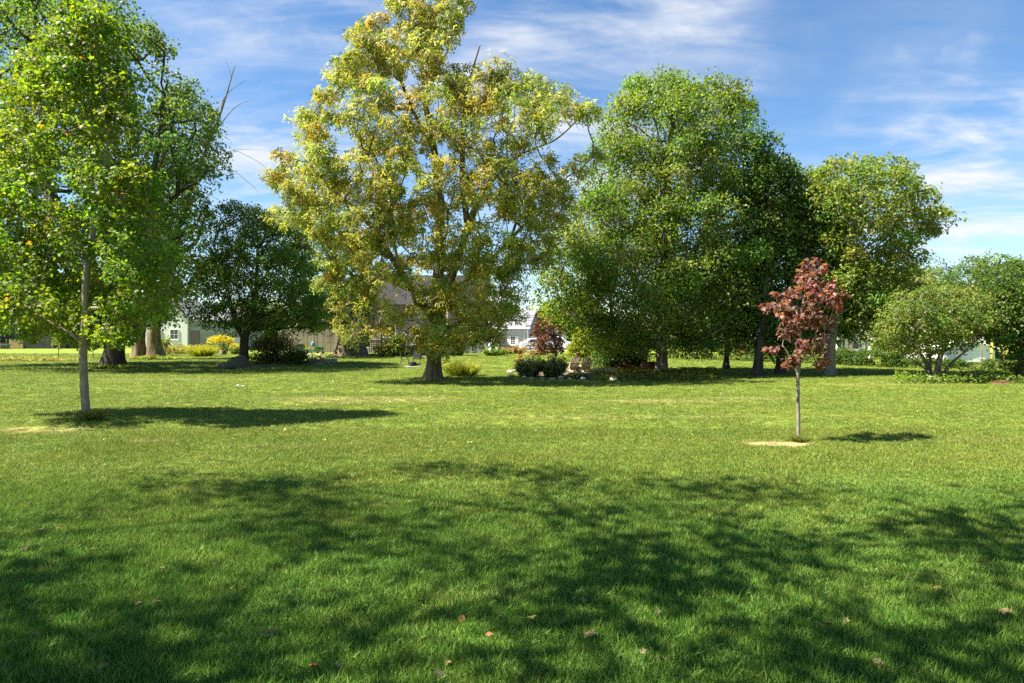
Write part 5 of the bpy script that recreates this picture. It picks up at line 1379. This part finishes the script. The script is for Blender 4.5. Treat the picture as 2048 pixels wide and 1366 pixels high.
# hedge along the back boundary
def hedge(name, label, a, b, h, thick, n, pal_, seed, size=.13):
    rng = np.random.default_rng(seed); a = Vector(a); b = Vector(b); c = (a + b) / 2; L_ = (b - a).length
    root = thing(name, label, 'hedge', c); t = rng.random(n); dv = b - a
    w = rng.standard_normal(n) * thick * .35
    P = np.array([list(a + dv * float(u)) for u in t]); nrm = Vector((-dv.y, dv.x, 0)).normalized()
    P[:, 0] += nrm.x * w; P[:, 1] += nrm.y * w
    top = np.array([1 + .30 * mnoise.noise(Vector((u * L_ * .9, seed, 0))) + .15 * mnoise.noise(Vector((u * L_ * 2.7, seed, 3))) for u in t]) * h
    P[:, 2] += .04 + top * rng.random(n) ** .75
    P -= np.array(c)
    nz = np.array([mnoise.noise(Vector(p) * 1.3) for p in P]); k = nz > -.22; P = P[k]; n = len(P)
    C = palette(rng, n, *pal_)
    co = link('foliage', leaf_mesh('foliage', P, rng.standard_normal((n, 3)), rng.standard_normal((n, 3)) * .8 + np.array((0, -.3, .6)), size * rng.uniform(.6, 1.3, n), C, T_QUAD), leaf_mat('leaf'), root); co['kind'] = 'stuff'
    mb = MB()
    for i in range(int(L_ * 2.2)):
        q = a + dv * ((i + rng.random()) / (L_ * 2.2)) - c; q.z = g((q + c).y) - c.z - .05
        for j in range(2):
            e = q + Vector((rng.normal(0, .22), rng.normal(0, .22), h * rng.uniform(.5, .9))); mb.tube([q, q.lerp(e, .5) + Vector((rng.normal(0, .05), 0, 0)), e], [.022, .016, .008], 4, False)
    mb.build('stem', BK_DARK, root)
gp = lambda px, d: Vector((X(px, d), d, g(d)))
hedge('boundary_hedge', 'brownish green hedge behind the broad maple trunk', gp(1335, 56), gp(1500, 52), 1.75, .9, 9000, (SHRUB[0] + DARK[0], (3, 2, 3, 1, 3, 3, 3, .4)), 61, .15)
hedge('boundary_hedge', 'dark hedge running behind the dark trunks', gp(1500, 51.5), gp(1665, 48), 1.5, .9, 8500, DARK, 62, .14)
hedge('boundary_hedge', 'dark leafy hedge in front of the garden shed', gp(1668, 47), gp(1800, 43), 1.0, .9, 6000, DARK, 63, .13)
hedge('boundary_hedge', 'thin leafy hedge in front of the white garage', gp(1800, 43.2), gp(2060, 38.5), .6, .7, 4200, DARK, 64, .13)

# shade trees beside and behind the camera; their shadows fall on the near lawn
def shade_tree(label, base, cx, cy, zc, rx, rz, nl, rl, k, m, seed, hole=.57):
    rng = np.random.default_rng(seed); L_ = []; RS = []
    t = 0
    while len(L_) < nl and t < nl * 80:
        t += 1
        D = rng.standard_normal(3); D /= np.linalg.norm(D); q = rng.random() ** .42
        c = np.array((cx, cy, zc)) + D * q * np.array((rx, rx, rz)); rr = rl * rng.uniform(.6, 1.3)
        if c[2] - rr < 1.8 + .5 * (c[1] + rr * 1.3) + .6 and c[1] + rr > 0: continue
        if L_ and np.any(np.linalg.norm((np.array(L_) - c)[:, :2], axis=1) < hole * (rr + np.array(RS))): continue
        L_.append(c); RS.append(rr)
    b = Vector(base); d = b.y
    root_pts = [b]
    # trunk polyline is given in metres here
    return L_, RS
def shade(label, base, lobes, r0, m_, k_, seed):
    L_, RS = lobes; base = Vector(base); rng = np.random.default_rng(seed)
    root = thing('shade_tree', label, 'tree', base); mb = MB()
    top = Vector(np.mean(L_, axis=0)); mid = base.lerp(top, .5); mid.x = base.x * .7 + top.x * .3; mid.y = base.y * .7 + top.y * .3
    tp, tr = trunk_tube(mb, [Vector((0, 0, 0)), (mid - base) * .5, mid - base, top - base], [r0, r0 * .8, r0 * .5, r0 * .18], .4, .45, seed)
    nodes = [p + base for p in tp]
    for c, rr in zip(L_, RS):
        c = Vector(c); cand = min((q for q in nodes if q.z < c.z + .5 and q.z > 3), key=lambda q: (q - c).length + .6 * max(0, q.z - c.z + .4 * math.hypot(q.x - c.x, q.y - c.y)))
        mb.tube([cand - base, cand.lerp(c, .5) - base - Vector((0, 0, .2)), c - base], [.05, .035, .02], 5, False)
        if rng.random() < .8: nodes.append(c)
    mb.build('trunk', BK_GREY, root, True)
    L_ = np.array(L_); RS = np.array(RS); nlb = len(L_)
    D = rng.standard_normal((nlb, k_, 3)); D /= np.linalg.norm(D, axis=2, keepdims=True)
    TW = (L_[:, None] + D * rng.random((nlb, k_, 1)) ** .5 * RS[:, None, None] * np.array((1, 1, .7))).reshape(-1, 3)
    P = np.repeat(TW, m_, axis=0) + rng.standard_normal((len(TW) * m_, 3)) * .25; n = len(P)
    co = link('crown', leaf_mesh('crown', P - np.array(base), rng.standard_normal((n, 3)), rng.standard_normal((n, 3)) * .6 + np.array((0, 0, .9)), .17 * rng.uniform(.7, 1.25, n), palette(rng, n, *GREEN), T_QUAD), leaf_mat('leaf'), root); co['kind'] = 'stuff'
shade('leafy maple overhanging the near lawn beside the viewer', (-9.5, -1.5, 0), shade_tree('', (-9.5, -1.5, 0), -8.6, 1.9, 11.4, 6.2, 3.4, 66, 1.2, 0, 0, 301), .30, 14, 13, 301)
shade('tall leafy maple behind the viewer shading the near lawn', (-1.5, -4.5, 0), shade_tree('', (-1.5, -4.5, 0), -2.0, .9, 10.2, 5.6, 2.9, 50, 1.15, 0, 0, 302), .28, 14, 13, 302)
print('leaf tris', sum(t for _, t in TREES))
